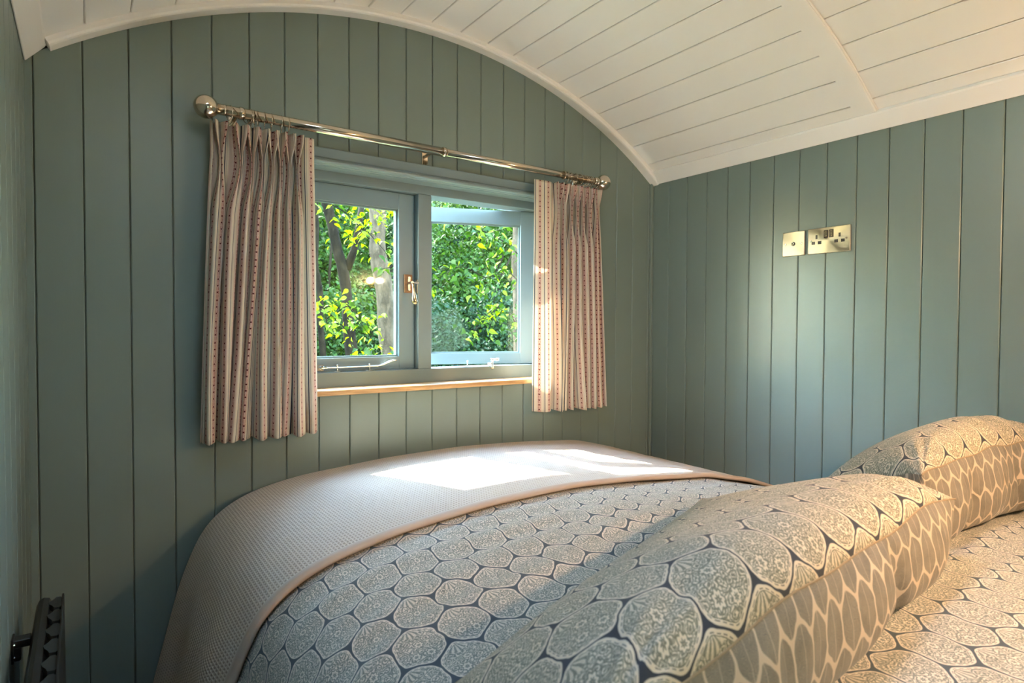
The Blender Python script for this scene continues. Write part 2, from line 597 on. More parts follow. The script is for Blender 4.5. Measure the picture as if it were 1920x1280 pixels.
# vaulted ceiling: flat boards set round the arch, two bays and a cross band
CCX, CCZ, CR = 1.119, 0.383, 1.896
ceiling = empty('ceiling', (CCX, -1.0, 0)); tag(ceiling, kind='structure')
STEP = 0.0597
angs = [math.atan2(z - CCZ, x - CCX) for x, z in ((2.1885, 1.948),)]
th0 = math.asin((2.2385 - 0.041 - CCX) / CR)      # from vertical to the side strip
lines = []
a_ = 0.5812
while a_ > -th0 - 1e-6:
    lines.append(a_); a_ -= STEP
lines = [th0 + 0.025] + lines
lines = [q for q in lines if q > -th0 - 0.0] + [-th0 - 0.025]
def ceil_pt(th, r, y): return (CCX + r * math.sin(th) - CCX, y + 1.0, CCZ + r * math.cos(th))
def ceil_board(th1, th2, y1, y2, lift, thick=0.012):
    g_ = 0.0012 / CR; c_ = 0.0020 / CR
    th1 -= g_; th2 += g_
    r0 = CR + lift
    prof = [(th1 - c_, r0), (th2 + c_, r0), (th2, r0 + 0.0022), (th2, r0 + thick), (th1, r0 + thick), (th1, r0 + 0.0022)]
    A = [ceil_pt(th, r, y1) for th, r in prof]; B = [ceil_pt(th, r, y2) for th, r in prof]
    n_ = len(prof)
    fs = [tuple(range(n_))[::-1], tuple(range(n_, 2 * n_))] + [(k, (k + 1) % n_, n_ + (k + 1) % n_, n_ + k) for k in range(n_)]
    me = mesh('ceiling_board', A + B, fs)
    bm = bmesh.new(); bm.from_mesh(me); bmesh.ops.recalc_face_normals(bm, faces=bm.faces[:]); bm.to_mesh(me); bm.free()
    return me
BAND0, BAND1 = -0.915, -0.978
RLY0, RLY1 = -1.12, -1.52
RI0, RI1 = len(lines) - 7, len(lines) - 3        # boards that the added rooflight interrupts
RT1, RT0 = lines[RI0], lines[RI1]
for bi, (a, b) in enumerate(zip(lines, lines[1:])):
    if RI0 <= bi < RI1:
        link('ceiling_board', ceil_board(a, b, 0.0, BAND0, 0.0), M['white'], ceiling)
        link('ceiling_board', ceil_board(a, b, BAND1 + 0.01, RLY0, 0.010), M['white'], ceiling)
        link('ceiling_board', ceil_board(a, b, RLY1, YN, 0.010), M['white'], ceiling)
        continue
    link('ceiling_board', ceil_board(a, b, 0.0, BAND0, 0.0), M['white'], ceiling)
    link('ceiling_board', ceil_board(a, b, BAND1 + 0.01, YN, 0.010), M['white'], ceiling)
# cross band with a bead on its near edge
def arc_sweep(name, prof, r_of, th_a, th_b, n, mat, parent, org):
    """prof: list of (y, dr); sweeps along the arch"""
    vs = []; k_ = len(prof)
    for i in range(n + 1):
        th = th_a + (th_b - th_a) * i / n
        for y, dr in prof:
            r = r_of + dr
            vs.append((CCX + r * math.sin(th) - org[0], y - org[1], CCZ + r * math.cos(th) - org[2]))
    fs = [(i * k_ + j, i * k_ + (j + 1) % k_, (i + 1) * k_ + (j + 1) % k_, (i + 1) * k_ + j) for i in range(n) for j in range(k_)]
    fs += [tuple(range(k_)), tuple(range(n * k_, n * k_ + k_))[::-1]]
    me = mesh(name, vs, fs)
    bm = bmesh.new(); bm.from_mesh(me); bmesh.ops.recalc_face_normals(bm, faces=bm.faces[:]); bm.to_mesh(me); bm.free()
    return link(name, me, mat, parent)
arc_sweep('cross_band', [(BAND0, -0.0012), (BAND1 + 0.004, -0.0012), (BAND1, 0.0), (BAND1, 0.012), (BAND0, 0.012)], CR, -th0 - 0.02, th0 + 0.02, 60, M['white'], ceiling, (CCX, -1.0, 0))
arc_sweep('bead', [(BAND1 - 0.001 + 0.003 * math.cos(q), 0.0055 + 0.003 * math.sin(q)) for q in [k * math.pi / 4 for k in range(8)]], CR, -th0, th0, 60, M['white'], ceiling, (CCX, -1.0, 0))
bm = bmesh.new()
def core_part(t0, t1, ya, yb, n):
    vs = []
    for i in range(n + 1):
        th = t0 + (t1 - t0) * i / n
        for y in (ya, yb):
            for r in (CR + 0.03, CR + 0.08):
                vs.append(bm.verts.new((r * math.sin(th), y + 1.0, CCZ + r * math.cos(th))))
    for i in range(n):
        a, b = i * 4, (i + 1) * 4
        for q in ((0, 1), (1, 3), (3, 2), (2, 0)):
            bm.faces.new((vs[a + q[0]], vs[a + q[1]], vs[b + q[1]], vs[b + q[0]]))
    for k in (0, n * 4): bm.faces.new((vs[k], vs[k + 1], vs[k + 3], vs[k + 2]))
core_part(-0.68, 0.68, 0.1, RLY0, 40)
core_part(-0.68, 0.68, RLY1, YN - 0.1, 40)
core_part(-0.68, RT0, RLY0, RLY1, 8)
core_part(RT1, 0.68, RLY0, RLY1, 30)
link('roof_core', from_bm('roof_core', bm), M['backing'], ceiling)

# arch trim on the end wall and the two strips along the side walls
trim_a = empty('trim_1', (CXA, 0, 1.9)); tag(trim_a, kind='structure')
rin = RA - CR + 0.004
tp = [(0.0, rin), (-0.036, rin), (-0.042, rin + 0.002), (-0.045, rin + 0.007), (-0.045, 0.0165), (-0.042, 0.020), (-0.036, 0.022), (0.0, 0.022)]
arc_sweep('arch_moulding', tp, CR, -0.604, 0.6435, 72, M['white'], trim_a, (CXA, 0, 1.9))
def side_strip(name, sgn):
    o = empty(name, (CCX + sgn * 1.119, -1.0, 1.9)); tag(o, kind='structure')
    def P(th, r): return (CCX + sgn * r * math.sin(th) - (CCX + sgn * 1.119), CCZ + r * math.cos(th) - 1.9)
    thi = th0 - 0.001
    prof = [P(thi, CR + 0.008), P(thi, CR - 0.004), P(thi + 0.003, CR - 0.007)]
    prof += [(-sgn * 0.0040, -0.0070), (-sgn * 0.0015, -0.0062), (-sgn * 0.0010, -0.0035), (-sgn * 0.0010, 0.040)]
    prof = [(x, z) for x, z in prof]
    A = [(x, -1.15, z) for x, z in prof]; B = [(x, 0.999, z) for x, z in prof]
    n_ = len(prof)
    fs = [tuple(range(n_))[::-1], tuple(range(n_, 2 * n_))] + [(k, (k + 1) % n_, n_ + (k + 1) % n_, n_ + k) for k in range(n_)]
    me = mesh(name, A + B, fs)
    bm = bmesh.new(); bm.from_mesh(me); bmesh.ops.recalc_face_normals(bm, faces=bm.faces[:]); bm.to_mesh(me); bm.free()
    link('moulding', me, M['white'], o)
side_strip('trim_2', 1)
side_strip('trim_3', -1)
c1 = box('trim_4', (XR - 0.012, -0.012, 0.0), (XR, 0.0, 1.9), M['green'], None, 0.003); tag(c1, kind='structure')

# ------------------------------------------------------------------ window
FY = 0.05            # frame face
SY = 0.078           # face of a closed sash
WX0, WX1, WZ0, WZ1 = 0.602, 1.630, 1.096, 1.719
MX0, MX1 = 1.087, 1.140
win = empty('window_1', (1.113, FY, WZ0)); tag(win, kind='structure')
def wbox(name, a, b, mat, bev=0.002, parent=win, seg=2):
    o_ = (1.113, FY, WZ0)
    return box(name, tuple(a[i] - o_[i] for i in range(3)), tuple(b[i] - o_[i] for i in range(3)), mat, parent, bev, seg)
wbox('head', (OPX0 - 0.0, FY, WZ1), (OPX1, 0.13, OPZ1 + 0.01), M['frame'])
wbox('bottom_rail', (OPX0, FY, OPZ0 - 0.01), (OPX1, 0.13, WZ0), M['frame'])
wbox('jamb', (OPX0, FY, WZ0), (WX0, 0.13, WZ1), M['frame'])
wbox('jamb', (WX1, FY, WZ0), (OPX1, 0.13, WZ1), M['frame'])
wbox('mullion', (MX0, FY, WZ0), (MX1, 0.13, WZ1), M['frame'], 0.003)
# reveals
wbox('reveal_board', (OPX0 - 0.001, 0.0, OPZ0), (OPX0 + 0.010, FY, OPZ1), M['frame'], 0.001)
wbox('reveal_board', (OPX1 - 0.010, 0.0, OPZ0), (OPX1 + 0.001, FY, OPZ1), M['frame'], 0.001)
wbox('reveal_board', (OPX0, -0.003, OPZ1 - 0.003), (OPX1, FY, OPZ1 + 0.008), M['frame'], 0.001)
# head casing, a flat board with a rounded lower nosing
pr = [(0.0, 1.803), (-0.020, 1.803), (-0.0225, 1.800), (-0.0225, 1.772), (-0.021, 1.770), (-0.021, 1.7675)]
for k in range(9):
    q = math.pi / 2 - math.pi * k / 8
    pr.append((-0.0235 - 0.0065 * math.cos(q) + 0.0, 1.7605 + 0.0065 * math.sin(q)))
pr += [(-0.019, 1.753), (-0.016, 1.7505), (0.0, 1.7505)]
x0, x1 = 0.56, 1.672
A = [(x0 - 1.113, y - FY, z - WZ0) for y, z in pr]; B = [(x1 - 1.113, y - FY, z - WZ0) for y, z in pr]
n_ = len(pr)
me = mesh('head_casing', A + B, [tuple(range(n_))[::-1], tuple(range(n_, 2 * n_))] + [(k, (k + 1) % n_, n_ + (k + 1) % n_, n_ + k) for k in range(n_)])
bm = bmesh.new(); bm.from_mesh(me); bmesh.ops.recalc_face_normals(bm, faces=bm.faces[:]); bm.to_mesh(me); bm.free()
link('head_casing', me, M['frame'], win)
# oak window board
o = wbox('window_board', (0.56, -0.045, 1.030), (1.672, FY + 0.02, 1.0475), M['oak'], 0.004, win, 3)
o['label'] = 'oiled oak window board'


def sash_mesh(w, h, stile, top, bot, thick):
    """origin at right lower corner of the face; extends to -x, +z, depth +y"""
    bm = bmesh.new()
    bm_box(bm, (-w, 0, 0), (-w + stile, thick, h), 0.0015, 1)
    bm_box(bm, (-stile, 0, 0), (0, thick, h), 0.0015, 1)
    bm_box(bm, (-w + stile, 0.0003, h - top), (-stile, thick, h - 0.0002), 0)
    bm_box(bm, (-w + stile, 0.0003, 0.0002), (-stile, thick, bot), 0)
    # glazing bead set back round the pane
    gx0, gx1, gz0, gz1 = -w + stile, -stile, bot, h - top
    b = 0.006; yb = 0.012
    bm_box(bm, (gx0, yb, gz0), (gx0 + b, yb + 0.008, gz1)); bm_box(bm, (gx1 - b, yb, gz0), (gx1, yb + 0.008, gz1))
    bm_box(bm, (gx0 + b, yb, gz0), (gx1 - b, yb + 0.008, gz0 + b)); bm_box(bm, (gx0 + b, yb, gz1 - b), (gx1 - b, yb + 0.008, gz1))
    return from_bm('sash', bm)


def make_sash(x_right, width, rot):
    s_ = empty('sash', (x_right - 1.113, SY - FY, 0.002)); s_.parent = win
    s_.rotation_euler = (0, 0, rot)
    h_ = WZ1 - WZ0 - 0.004
    link('sash_frame', sash_mesh(width, h_, 0.060, 0.056, 0.043, 0.045), M['sash'], s_)
    for yy in (0.020, 0.036):
        box('pane', (-width + 0.058, yy, 0.041), (-0.058, yy + 0.004, h_ - 0.054), M['glass'], s_)
    return s_


sash_l = make_sash(MX0 - 0.002, MX0 - WX0 - 0.004, 0.0)
SW = WX1 - MX1 - 0.004
sash_r = make_sash(WX1 - 0.002, SW, math.radians(-21))
# hinges of the open sash
for z in (1.20, 1.62):
    tube('hinge', [(WX1 - 0.003 - 1.113, SY - FY - 0.002, z - WZ0 - 0.03), (WX1 - 0.003 - 1.113, SY - FY - 0.002, z - WZ0 + 0.03)], 0.005, M['chrome'], win, 10)

# espagnolette style fastener on the closed sash: wooden packer, plate, pear handle, hook plate
def lp(x, z, y=SY): return (x - (MX0 - 0.002), y - SY, z - (WZ0 + 0.002))
def sbox(name, a, b, mat, bev=0.001, parent=sash_l):
    return box(name, lp(a[0], a[2], a[1]), lp(b[0], b[2], b[1]), mat, parent, bev)
o = sbox('latch_packer', (1.043, SY - 0.010, 1.367), (1.073, SY, 1.432), M['walnut'], 0.0015); o['label'] = 'brown wooden packing block'
bm = bmesh.new()
bm_box(bm, lp(1.053, 1.374, SY - 0.014), lp(1.064, 1.425, SY - 0.010), 0.001, 1)
for z in (1.379, 1.420):
    bm_tube(bm, [lp(1.0585, z, SY - 0.0165), lp(1.0585, z, SY - 0.0135)], 0.0042, 10)
bm_tube(bm, [lp(1.0585, 1.402, SY - 0.040), lp(1.0585, 1.402, SY - 0.012)], 0.0055, 12)
bm_tube(bm, [lp(1.0585, 1.402, SY - 0.034), lp(1.084, 1.402, SY - 0.034)], 0.0040, 10)
link('latch_plate', from_bm('latch_plate', bm), M['chrome'], sash_l)
prof = [(0, 0.0042), (0.012, 0.0036), (0.03, 0.0048), (0.045, 0.0072), (0.058, 0.0092), (0.068, 0.0088), (0.074, 0.0055), (0.0755, 0.0005)]
ps, rs = lathe_pts(lp(1.0605, 1.400, SY - 0.040), (0.05, -0.12, -1), prof)
o = tube('latch_handle', ps, rs, M['bronze'], sash_l, 14); o['label'] = 'pear shaped brass toned handle'
bm = bmesh.new()
bm_box(bm, (MX0 - 0.0035 - 1.113, -0.001 + 0.004, 1.366 - WZ0), (MX0 - 1.113, 0.022, 1.415 - WZ0), 0.001, 1)
bm_tube(bm, [(MX0 - 0.004 - 1.113, 0.012, 1.373 - WZ0), (MX0 - 0.001 - 1.113, 0.012, 1.373 - WZ0)], 0.004, 8)
bm_tube(bm, [(MX0 - 0.004 - 1.113, 0.012, 1.408 - WZ0), (MX0 - 0.001 - 1.113, 0.012, 1.408 - WZ0)], 0.004, 8)
link('keeper_plate', from_bm('keeper_plate', bm), M['chrome'], win)

# casement stay lying along the closed sash
yy = SY - 0.016
zb = 1.1105
ps = [lp(x, z, y) for x, z, y in ((0.760, zb, yy), (0.80, zb, yy), (0.88, zb + 0.0005, yy), (0.940, zb + 0.001, yy), (0.958, zb + 0.005, yy - 0.002), (0.974, zb + 0.013, yy - 0.006), (0.988, zb + 0.018, yy - 0.009), (0.998, zb + 0.0205, yy - 0.012), (1.004, zb + 0.0195, yy - 0.014))]
tube('stay_arm', ps, [0.0025, 0.0025, 0.0025, 0.0027, 0.0034, 0.0037, 0.0033, 0.0026, 0.0016], M['chrome'], sash_l, 12)
bm = bmesh.new()
bm_tube(bm, *lathe_pts(lp(0.742, zb + 0.001, yy), (1, 0, 0), [(0, 0.001), (0.002, 0.005), (0.007, 0.0065), (0.012, 0.005), (0.014, 0.0035), (0.018, 0.0045), (0.022, 0.0034)]), n=12)
bm_box(bm, lp(0.722, 1.100, SY - 0.006), lp(0.756, 1.122, SY), 0.001, 1)
bm_tube(bm, [lp(0.748, zb, yy), lp(0.748, zb, SY)], 0.004, 10)
link('stay_pivot', from_bm('stay_pivot', bm), M['chrome'], sash_l)
def stay_pin(x, y, z0, parent, org):
    bm = bmesh.new()
    bm_box(bm, (x - 0.014 - org[0], y - 0.005 - org[1], z0 - org[2]), (x + 0.014 - org[0], y + 0.005 - org[1], z0 + 0.0025 - org[2]), 0.001, 1)
    bm_tube(bm, *lathe_pts((x - org[0], y - org[1], z0 + 0.002 - org[2]), (0, 0, 1), [(0, 0.0035), (0.004, 0.003), (0.006, 0.0024), (0.016, 0.0024), (0.018, 0.0034), (0.021, 0.0032), (0.022, 0.001)]), n=10)
    return link('stay_pin', from_bm('stay_pin', bm), M['chrome'], parent, True)
O = (1.113, FY, WZ0)
for x in (0.798, 0.910, 1.300):
    stay_pin(x, 0.064, WZ0, win, O)
# bracket of the open sash's stay
bm = bmesh.new()
def q_(x, y, z): return (x - O[0], y - O[1], z - O[2])
bm_box(bm, q_(1.392, 0.052, WZ0), q_(1.430, 0.066, WZ0 + 0.003), 0.001, 1)
bm_tube(bm, [q_(1.400, 0.045, WZ0 - 0.010), q_(1.404, 0.052, WZ0 + 0.002), q_(1.412, 0.060, WZ0 + 0.016), q_(1.414, 0.062, WZ0 + 0.026)], [0.006, 0.0065, 0.004, 0.004], 10)
bm_tube(bm, [q_(1.404, 0.060, WZ0 + 0.024), q_(1.437, 0.064, WZ0 + 0.024)], [0.0050, 0.0036], 12)
bm_tube(bm, [q_(1.433, 0.064, WZ0 + 0.024), q_(1.443, 0.066, WZ0 + 0.024)], 0.0058, 12)
bm_tube(bm, [q_(1.384, 0.050, WZ0 + 0.010), q_(1.404, 0.056, WZ0 + 0.010)], [0.003, 0.004], 10)
link('stay_bracket', from_bm('stay_bracket', bm), M['chrome'], win, True)

# small rooflight added out of view for cool daylight, left slope of the vault
w2 = empty('fill_rooflight', (CCX, RLY0, CCZ)); tag(w2, kind='structure')
def arcbox(name, t0, t1, r0, r1, y0, y1, mat):
    vs = []
    n = 8
    for i in range(n + 1):
        th = t0 + (t1 - t0) * i / n
        for r, y in ((r0, y0), (r0, y1), (r1, y1), (r1, y0)):
            vs.append((r * math.sin(th), y - RLY0, r * math.cos(th)))
    fs = [(i * 4 + j, i * 4 + (j + 1) % 4, i * 4 + 4 + (j + 1) % 4, i * 4 + 4 + j) for i in range(n) for j in range(4)] + [(0, 1, 2, 3), (n * 4 + 3, n * 4 + 2, n * 4 + 1, n * 4)]
    me = mesh(name, vs, fs)
    bm = bmesh.new(); bm.from_mesh(me); bmesh.ops.recalc_face_normals(bm, faces=bm.faces[:]); bm.to_mesh(me); bm.free()
    return link(name, me, mat, w2)
ft = 0.035 / CR
arcbox('frame', RT0, RT0 + ft, CR - 0.004, CR + 0.085, RLY1, RLY0, M['white'])
arcbox('frame', RT1 - ft, RT1, CR - 0.004, CR + 0.085, RLY1, RLY0, M['white'])
arcbox('frame', RT0 + ft, RT1 - ft, CR - 0.004, CR + 0.085, RLY0 - 0.035, RLY0, M['white'])
arcbox('frame', RT0 + ft, RT1 - ft, CR - 0.004, CR + 0.085, RLY1, RLY1 + 0.035, M['white'])
arcbox('pane', RT0 + ft * 0.9, RT1 - ft * 0.9, CR + 0.05, CR + 0.054, RLY1 + 0.033, RLY0 - 0.033, M['glass'])

# ------------------------------------------------------------------ curtain rod
RY, RZ = -0.09, 1.836
rod = empty('curtain_rod', (CXA, RY, RZ))
tag(rod, 'polished nickel curtain rod with ball ends above the window', 'curtain rod')
def rp(x, y=RY, z=RZ): return (x - CXA, y - RY, z - RZ)
tube('pole', [rp(0.415), rp(1.115)], 0.0145, M['nickel'], rod, 28)
tube('pole', [rp(1.105), rp(1.812)], 0.0128, M['nickel'], rod, 28)
def finial(x, s):
    prof = [(0.0, 0.0148), (0.005, 0.0148), (0.006, 0.010), (0.009, 0.010), (0.010, 0.0135), (0.013, 0.0135), (0.014, 0.010), (0.017, 0.010), (0.018, 0.013), (0.021, 0.012)]
    Rb = 0.031
    c = 0.020 + Rb - 0.003
    for k in range(1, 22):
        q = math.pi * k / 22
        r = Rb * math.sin(q)
        if k < 3 and r < 0.011: continue
        prof.append((c - Rb * math.cos(q), r))
    prof.append((c + Rb, 0.0003))
    ps, rs = lathe_pts(rp(x), (s, 0, 0), prof)
    tube('finial', ps, rs, M['nickel'], rod, 36)
finial(0.436, -1)
finial(1.800, 1)
for x, w_ in ((0.476, 0.012), (1.112, 0.012), (1.640, 0.004)):
    ps, rs = lathe_pts(rp(x - w_ / 2), (1, 0, 0), [(0, 0.0145), (0.0005, 0.0166), (w_ - 0.0005, 0.0166), (w_, 0.0145)])
    tube('collar', ps, rs, M['nickel'], rod, 28)
for x in (0.470, 1.085, 1.770):
    bm = bmesh.new()
    bm_box(bm, rp(x - 0.011, -0.006, 1.800 if x < 1 or x > 1.5 else 1.796), rp(x + 0.011, -0.0005, 1.862), 0.0015, 1)
    bm_tube(bm, [rp(x, -0.004), rp(x, RY - 0.001)], 0.0058, 12)
    bm_tube(bm, [rp(x, -0.008, 1.808), rp(x, -0.004, 1.808)], 0.0035, 8)
    link('bracket', from_bm('bracket', bm), M['nickel'], rod)


# ------------------------------------------------------------------ curtains
def lerp(a, b, f): return a + (b - a) * f
def sm(a, b, x):
    q = min(1, max(0, (x - a) / (b - a))); return q * q * (3 - 2 * q)


def curtain(name, xl, xr, centres, zt, zp, zb, lead, trail, seedv, bot_l, bot_r, label, grp, flipu=False):
    """centres: x of each pinched pleat; lead / trail: flat cloth before and after"""
    r_ = random.Random(seedv)
    HS = 40            # samples per pleat
    n = len(centres)
    bounds = [lead[1]] + [(centres[i] + centres[i + 1]) / 2 for i in range(n - 1)] + [trail[0]]
    L_LEAD, L_TRAIL = 10, 10
    rows = []
    zs = list(np.linspace(zt, zp + 0.012, 9)) + list(np.linspace(zp + 0.008, zp - 0.012, 6)) + list(np.linspace(zp - 0.02, zb, 66))
    amp = [0.036 + 0.014 * r_.random() for _ in range(n)]
    ph = [(r_.random() - 0.5) * 0.9 for _ in range(n)]
    tw = [(r_.random() - 0.5) * 1.0 for _ in range(n)]
    wid = [0.8 + 0.5 * r_.random() for _ in range(n)]
    yb = -0.052
    cutw = [w_ / sum(wid) for w_ in wid]
    # bottom boundaries (uneven folds)
    bb = [bot_l + (lead[1] - lead[0])]
    tot = (bot_r - (trail[1] - trail[0])) - bb[0]
    for w_ in cutw: bb.append(bb[-1] + tot * w_)
    for z in zs:
        row = []
        fall = sm(zp - 0.01, zp - 0.16, z)       # 0 at the pinch, 1 in free fall
        down = min(1, max(0, (zp - z) / (zp - zb)))
        head = sm(zp, zt, z)                      # 1 at the very top
        ee = down ** 0.8
        x_lead0 = lerp(lead[0], bot_l, ee)
        for i in range(L_LEAD):
            f = i / L_LEAD
            x = lerp(x_lead0, lerp(lead[1], bb[0], ee), f)
            row.append((x, yb - 0.020 - 0.006 * math.sin(f * math.pi) - 0.012 * down * math.sin(f * 5 + seedv)))
        for k in range(n):
            a = lerp(bounds[k], bb[k], ee); b = lerp(bounds[k + 1], bb[k + 1], ee)
            w = b - a
            c = lerp(centres[k], a + w * (0.5 + 0.12 * ph[k]), ee)
            pinchw = lerp(0.0018, 0.0105, head ** 0.8)
            for i in range(HS):
                tt = (i + 0.5) / HS
                # pleat shape at the heading: back cloth, two tubes, back cloth
                if tt < 0.18: hx, hy = lerp(a, c - pinchw, tt / 0.18), yb - 0.006 * math.sin(tt / 0.18 * math.pi)
                elif tt > 0.82: hx, hy = lerp(c + pinchw, b, (tt - 0.82) / 0.18), yb - 0.006 * math.sin((1 - tt) / 0.18 * math.pi)
                else:
                    q = (tt - 0.18) / 0.64           # two lobes
                    lobe = abs(math.sin(q * 2 * math.pi)) ** 0.55
                    outx = (-1 if q < 0.5 else 1)
                    qq = (q * 2) % 1.0
                    hx = c + outx * (pinchw * (1 - 0.0) * (1.0 if outx < 0 else 1.0)) * ((1 - qq) if outx < 0 else qq) + outx * pinchw * 0.9 * math.sin(qq * math.pi)
                    hy = yb - (0.036 + 0.010 * head) * lobe
                # free fall: one rounded fold with a shallow groove in it
                q = tt
                y1 = yb - amp[k] * (0.5 - 0.5 * math.cos(2 * math.pi * q)) ** 0.85
                y1 += 0.011 * math.sin(4 * math.pi * q + tw[k]) * (1 - 0.5 * down)
                y1 -= 0.010 * down * math.sin(3 * down + ph[k] * 4 + k)
                x1 = a + w * q + 0.30 * w * math.sin(2 * math.pi * q) * (0.75 + 0.5 * tw[k] * math.sin(down * 4)) * -1.0 * 0.55
                x1 += 0.010 * math.sin(down * 3.2 + k * 1.7 + seedv) * math.sin(math.pi * q) * down
                x = lerp(hx, x1, fall); y = lerp(hy, y1, fall)
                row.append((x, y))
        for i in range(L_TRAIL + 1):
            f = i / L_TRAIL
            x = lerp(lerp(trail[0], bb[-1], ee), lerp(trail[1], bot_r, ee), f)
            row.append((x, yb - 0.020 - 0.006 * math.sin(f * math.pi) - 0.014 * down * math.sin(f * 4)))
        rows.append((z, row))
    # smooth each row a little
    P = np.array([[(x, y, z) for x, y in row] for z, row in rows])
    for _ in range(1):
        Q = P.copy(); Q[:, 1:-1, :2] = 0.25 * P[:, :-2, :2] + 0.5 * P[:, 1:-1, :2] + 0.25 * P[:, 2:, :2]; P = Q
    ref = P[len(P) // 2]
    seg = np.hypot(np.diff(ref[:, 0]), np.diff(ref[:, 1]))
    u = np.concatenate([[0], np.cumsum(seg)])
    # hem sag
    P[:, :, 2] += ((P[:, :, 1] + 0.06) * 0.15) * np.array([sm(zp, zb, z) for z, _ in rows])[:, None]
    if flipu: u = u[-1] - u + 0.013
    else: u = u + 0.006
    U = np.tile(u, (len(P), 1)); Vv = np.tile(P[:, :1, 2], (1, P.shape[1]))
    P[:, :, 0] -= (xl + xr) / 2
    me = grid_mesh(name, P, U, Vv)
    o = link(name, me, M['curtain'], None, True)
    o.location = ((xl + xr) / 2, 0, 0)
    md = o.modifiers.new('cloth thickness', 'SOLIDIFY'); md.thickness = 0.0016; md.offset = 0
    tag(o, label, 'curtain', grp)
    return o


PLC = [0.4245, 0.4762, 0.5060, 0.5350, 0.5608, 0.5833, 0.6075, 0.6300]
PRC = [1.6225, 1.6500, 1.6860, 1.7160, 1.7480, 1.7830, 1.8230]
curtain('curtain', 0.39, 0.70, PLC, 1.806, 1.712, 0.930, (0.400, 0.407), (0.648, 0.682), 3, 0.370, 0.692,
        'left curtain, striped red dotted cotton in deep folds beside the closed sash', 'pair of striped curtains')
curtain('curtain', 1.52, 1.87, PRC, 1.806, 1.712, 0.925, (1.510, 1.606), (1.838, 1.842), 5, 1.512, 1.880,
        'right curtain, striped red dotted cotton with sunlight glowing through its left side', 'pair of striped curtains', True)

# rings: thin wire loops round the pole, a small eye below
bm = bmesh.new()
bm_tube(bm, [(0, 0.0195 * math.sin(q), 0.0195 * math.cos(q)) for q in [2 * math.pi * k / 28 for k in range(29)]], 0.0012, 8, False)
bm_tube(bm, [(0, 0.0035 * math.sin(q), -0.0235 + 0.0035 * math.cos(q)) for q in [2 * math.pi * k / 12 for k in range(13)]], 0.0008, 6, False)
ring_me = from_bm('curtain_ring', bm); ring_me.materials.append(M['nickel'])
ring_me.polygons.foreach_set('use_smooth', [True] * len(ring_me.polygons))
ord_ = ['first', 'second', 'third', 'fourth', 'fifth', 'sixth', 'seventh', 'eighth', 'ninth']
RL = [0.4462, 0.4935, 0.5005, 0.5095, 0.5195, 0.5370, 0.5560, 0.5830, 0.6040]
RRx = [1.655, 1.676, 1.698, 1.720, 1.742, 1.755, 1.768, 1.778, 1.806]
for grp_i, (xs_, side_, ang0) in enumerate(((RL, 'left', 1), (RRx, 'right', -1))):
    for i, x in enumerate(xs_):
        r_ = bpy.data.objects.new('curtain_ring', ring_me)
        COL.objects.link(r_)
        r_.location = (x, RY, RZ - 0.0048)
        r_.rotation_euler = (0, 0, math.radians([14, 26, 12, -16, -20, -12, -8, -6, -12][i] * ang0))
        tag(r_, f'thin nickel ring over the {side_} curtain, {ord_[i]} from the left end of its row', 'curtain ring', f'rings over the {side_} curtain')

# ------------------------------------------------------------------ sockets on the right wall
def wall_item_box(bm, y0, y1, z0, z1, d0, d1, bev, org, seg=2):
    """box on the right wall; d measured from the wall into the room"""
    bm_box(bm, (XR - d1 - org[0], y0 - org[1], z0 - org[2]), (XR - d0 - org[0], y1 - org[1], z1 - org[2]), bev, seg)


def plate(name, yc, zc, w, h, label, cat):
    org = (XR, yc, zc)
    root = empty(name, org); tag(root, label, cat)
    bm = bmesh.new(); wall_item_box(bm, yc - w / 2 + 0.002, yc + w / 2 - 0.002, zc - h / 2 + 0.002, zc + h / 2 - 0.002, 0.0, 0.004, 0, org)
    link('back_rim', from_bm('back_rim', bm), M['dark'], root)
    bm = bmesh.new(); wall_item_box(bm, yc - w / 2, yc + w / 2, zc - h / 2, zc + h / 2, 0.003, 0.0075, 0.0018, org, 3)
    me = from_bm('faceplate', bm)
    uvl = me.uv_layers.new(name='uv')
    for lo_ in me.loops:
        co = me.vertices[lo_.vertex_index].co
        uvl.data[lo_.index].uv = (co.y, co.z)
    link('faceplate', me, M['brushed'], root)
    return root, org
def screw(y, z, root, org):
    bm = bmesh.new()
    bm_tube(bm, [(XR - 0.006 - org[0], y - org[1], z - org[2]), (XR - 0.0088 - org[0], y - org[1], z - org[2])], [0.0042, 0.0036], 14)
    bm_box(bm, (XR - 0.0092 - org[0], y - 0.003 - org[1], z - 0.0006 - org[2]), (XR - 0.0086 - org[0], y + 0.003 - org[1], z + 0.0006 - org[2]))
    link('screw', from_bm('screw', bm), M['chrome'], root)
r1, o1 = plate('aerial_socket', -0.6865, 1.5545, 0.084, 0.088, 'square brushed steel aerial socket, left of the double plug socket', 'socket')
bm = bmesh.new()
bm_tube(bm, [(XR - 0.0072 - o1[0], 0, 0.0), (XR - 0.0088 - o1[0], 0, 0.0)], 0.0075, 20)
link('aerial_surround', from_bm('aerial_surround', bm), M['dark'], r1)
bm = bmesh.new()
bm_tube(bm, [(XR - 0.0085 - o1[0], 0, 0.0), (XR - 0.0115 - o1[0], 0, 0.0), (XR - 0.0115 - o1[0], 0, 0.0), (XR - 0.009 - o1[0], 0, 0.0)], [0.0048, 0.0048, 0.0026, 0.0026], 18, False)
bm_tube(bm, [(XR - 0.0085 - o1[0], 0, 0.0), (XR - 0.010 - o1[0], 0, 0.0)], 0.001, 8)
link('aerial_pin', from_bm('aerial_pin', bm), M['nickel'], r1)
for dy in (-0.030, 0.030): screw(-0.6865 + dy, 1.5545, r1, o1)
r2, o2 = plate('plug_socket', -0.8143, 1.5550, 0.1475, 0.0895, 'double brushed steel plug socket with two switches on the right wall', 'socket')
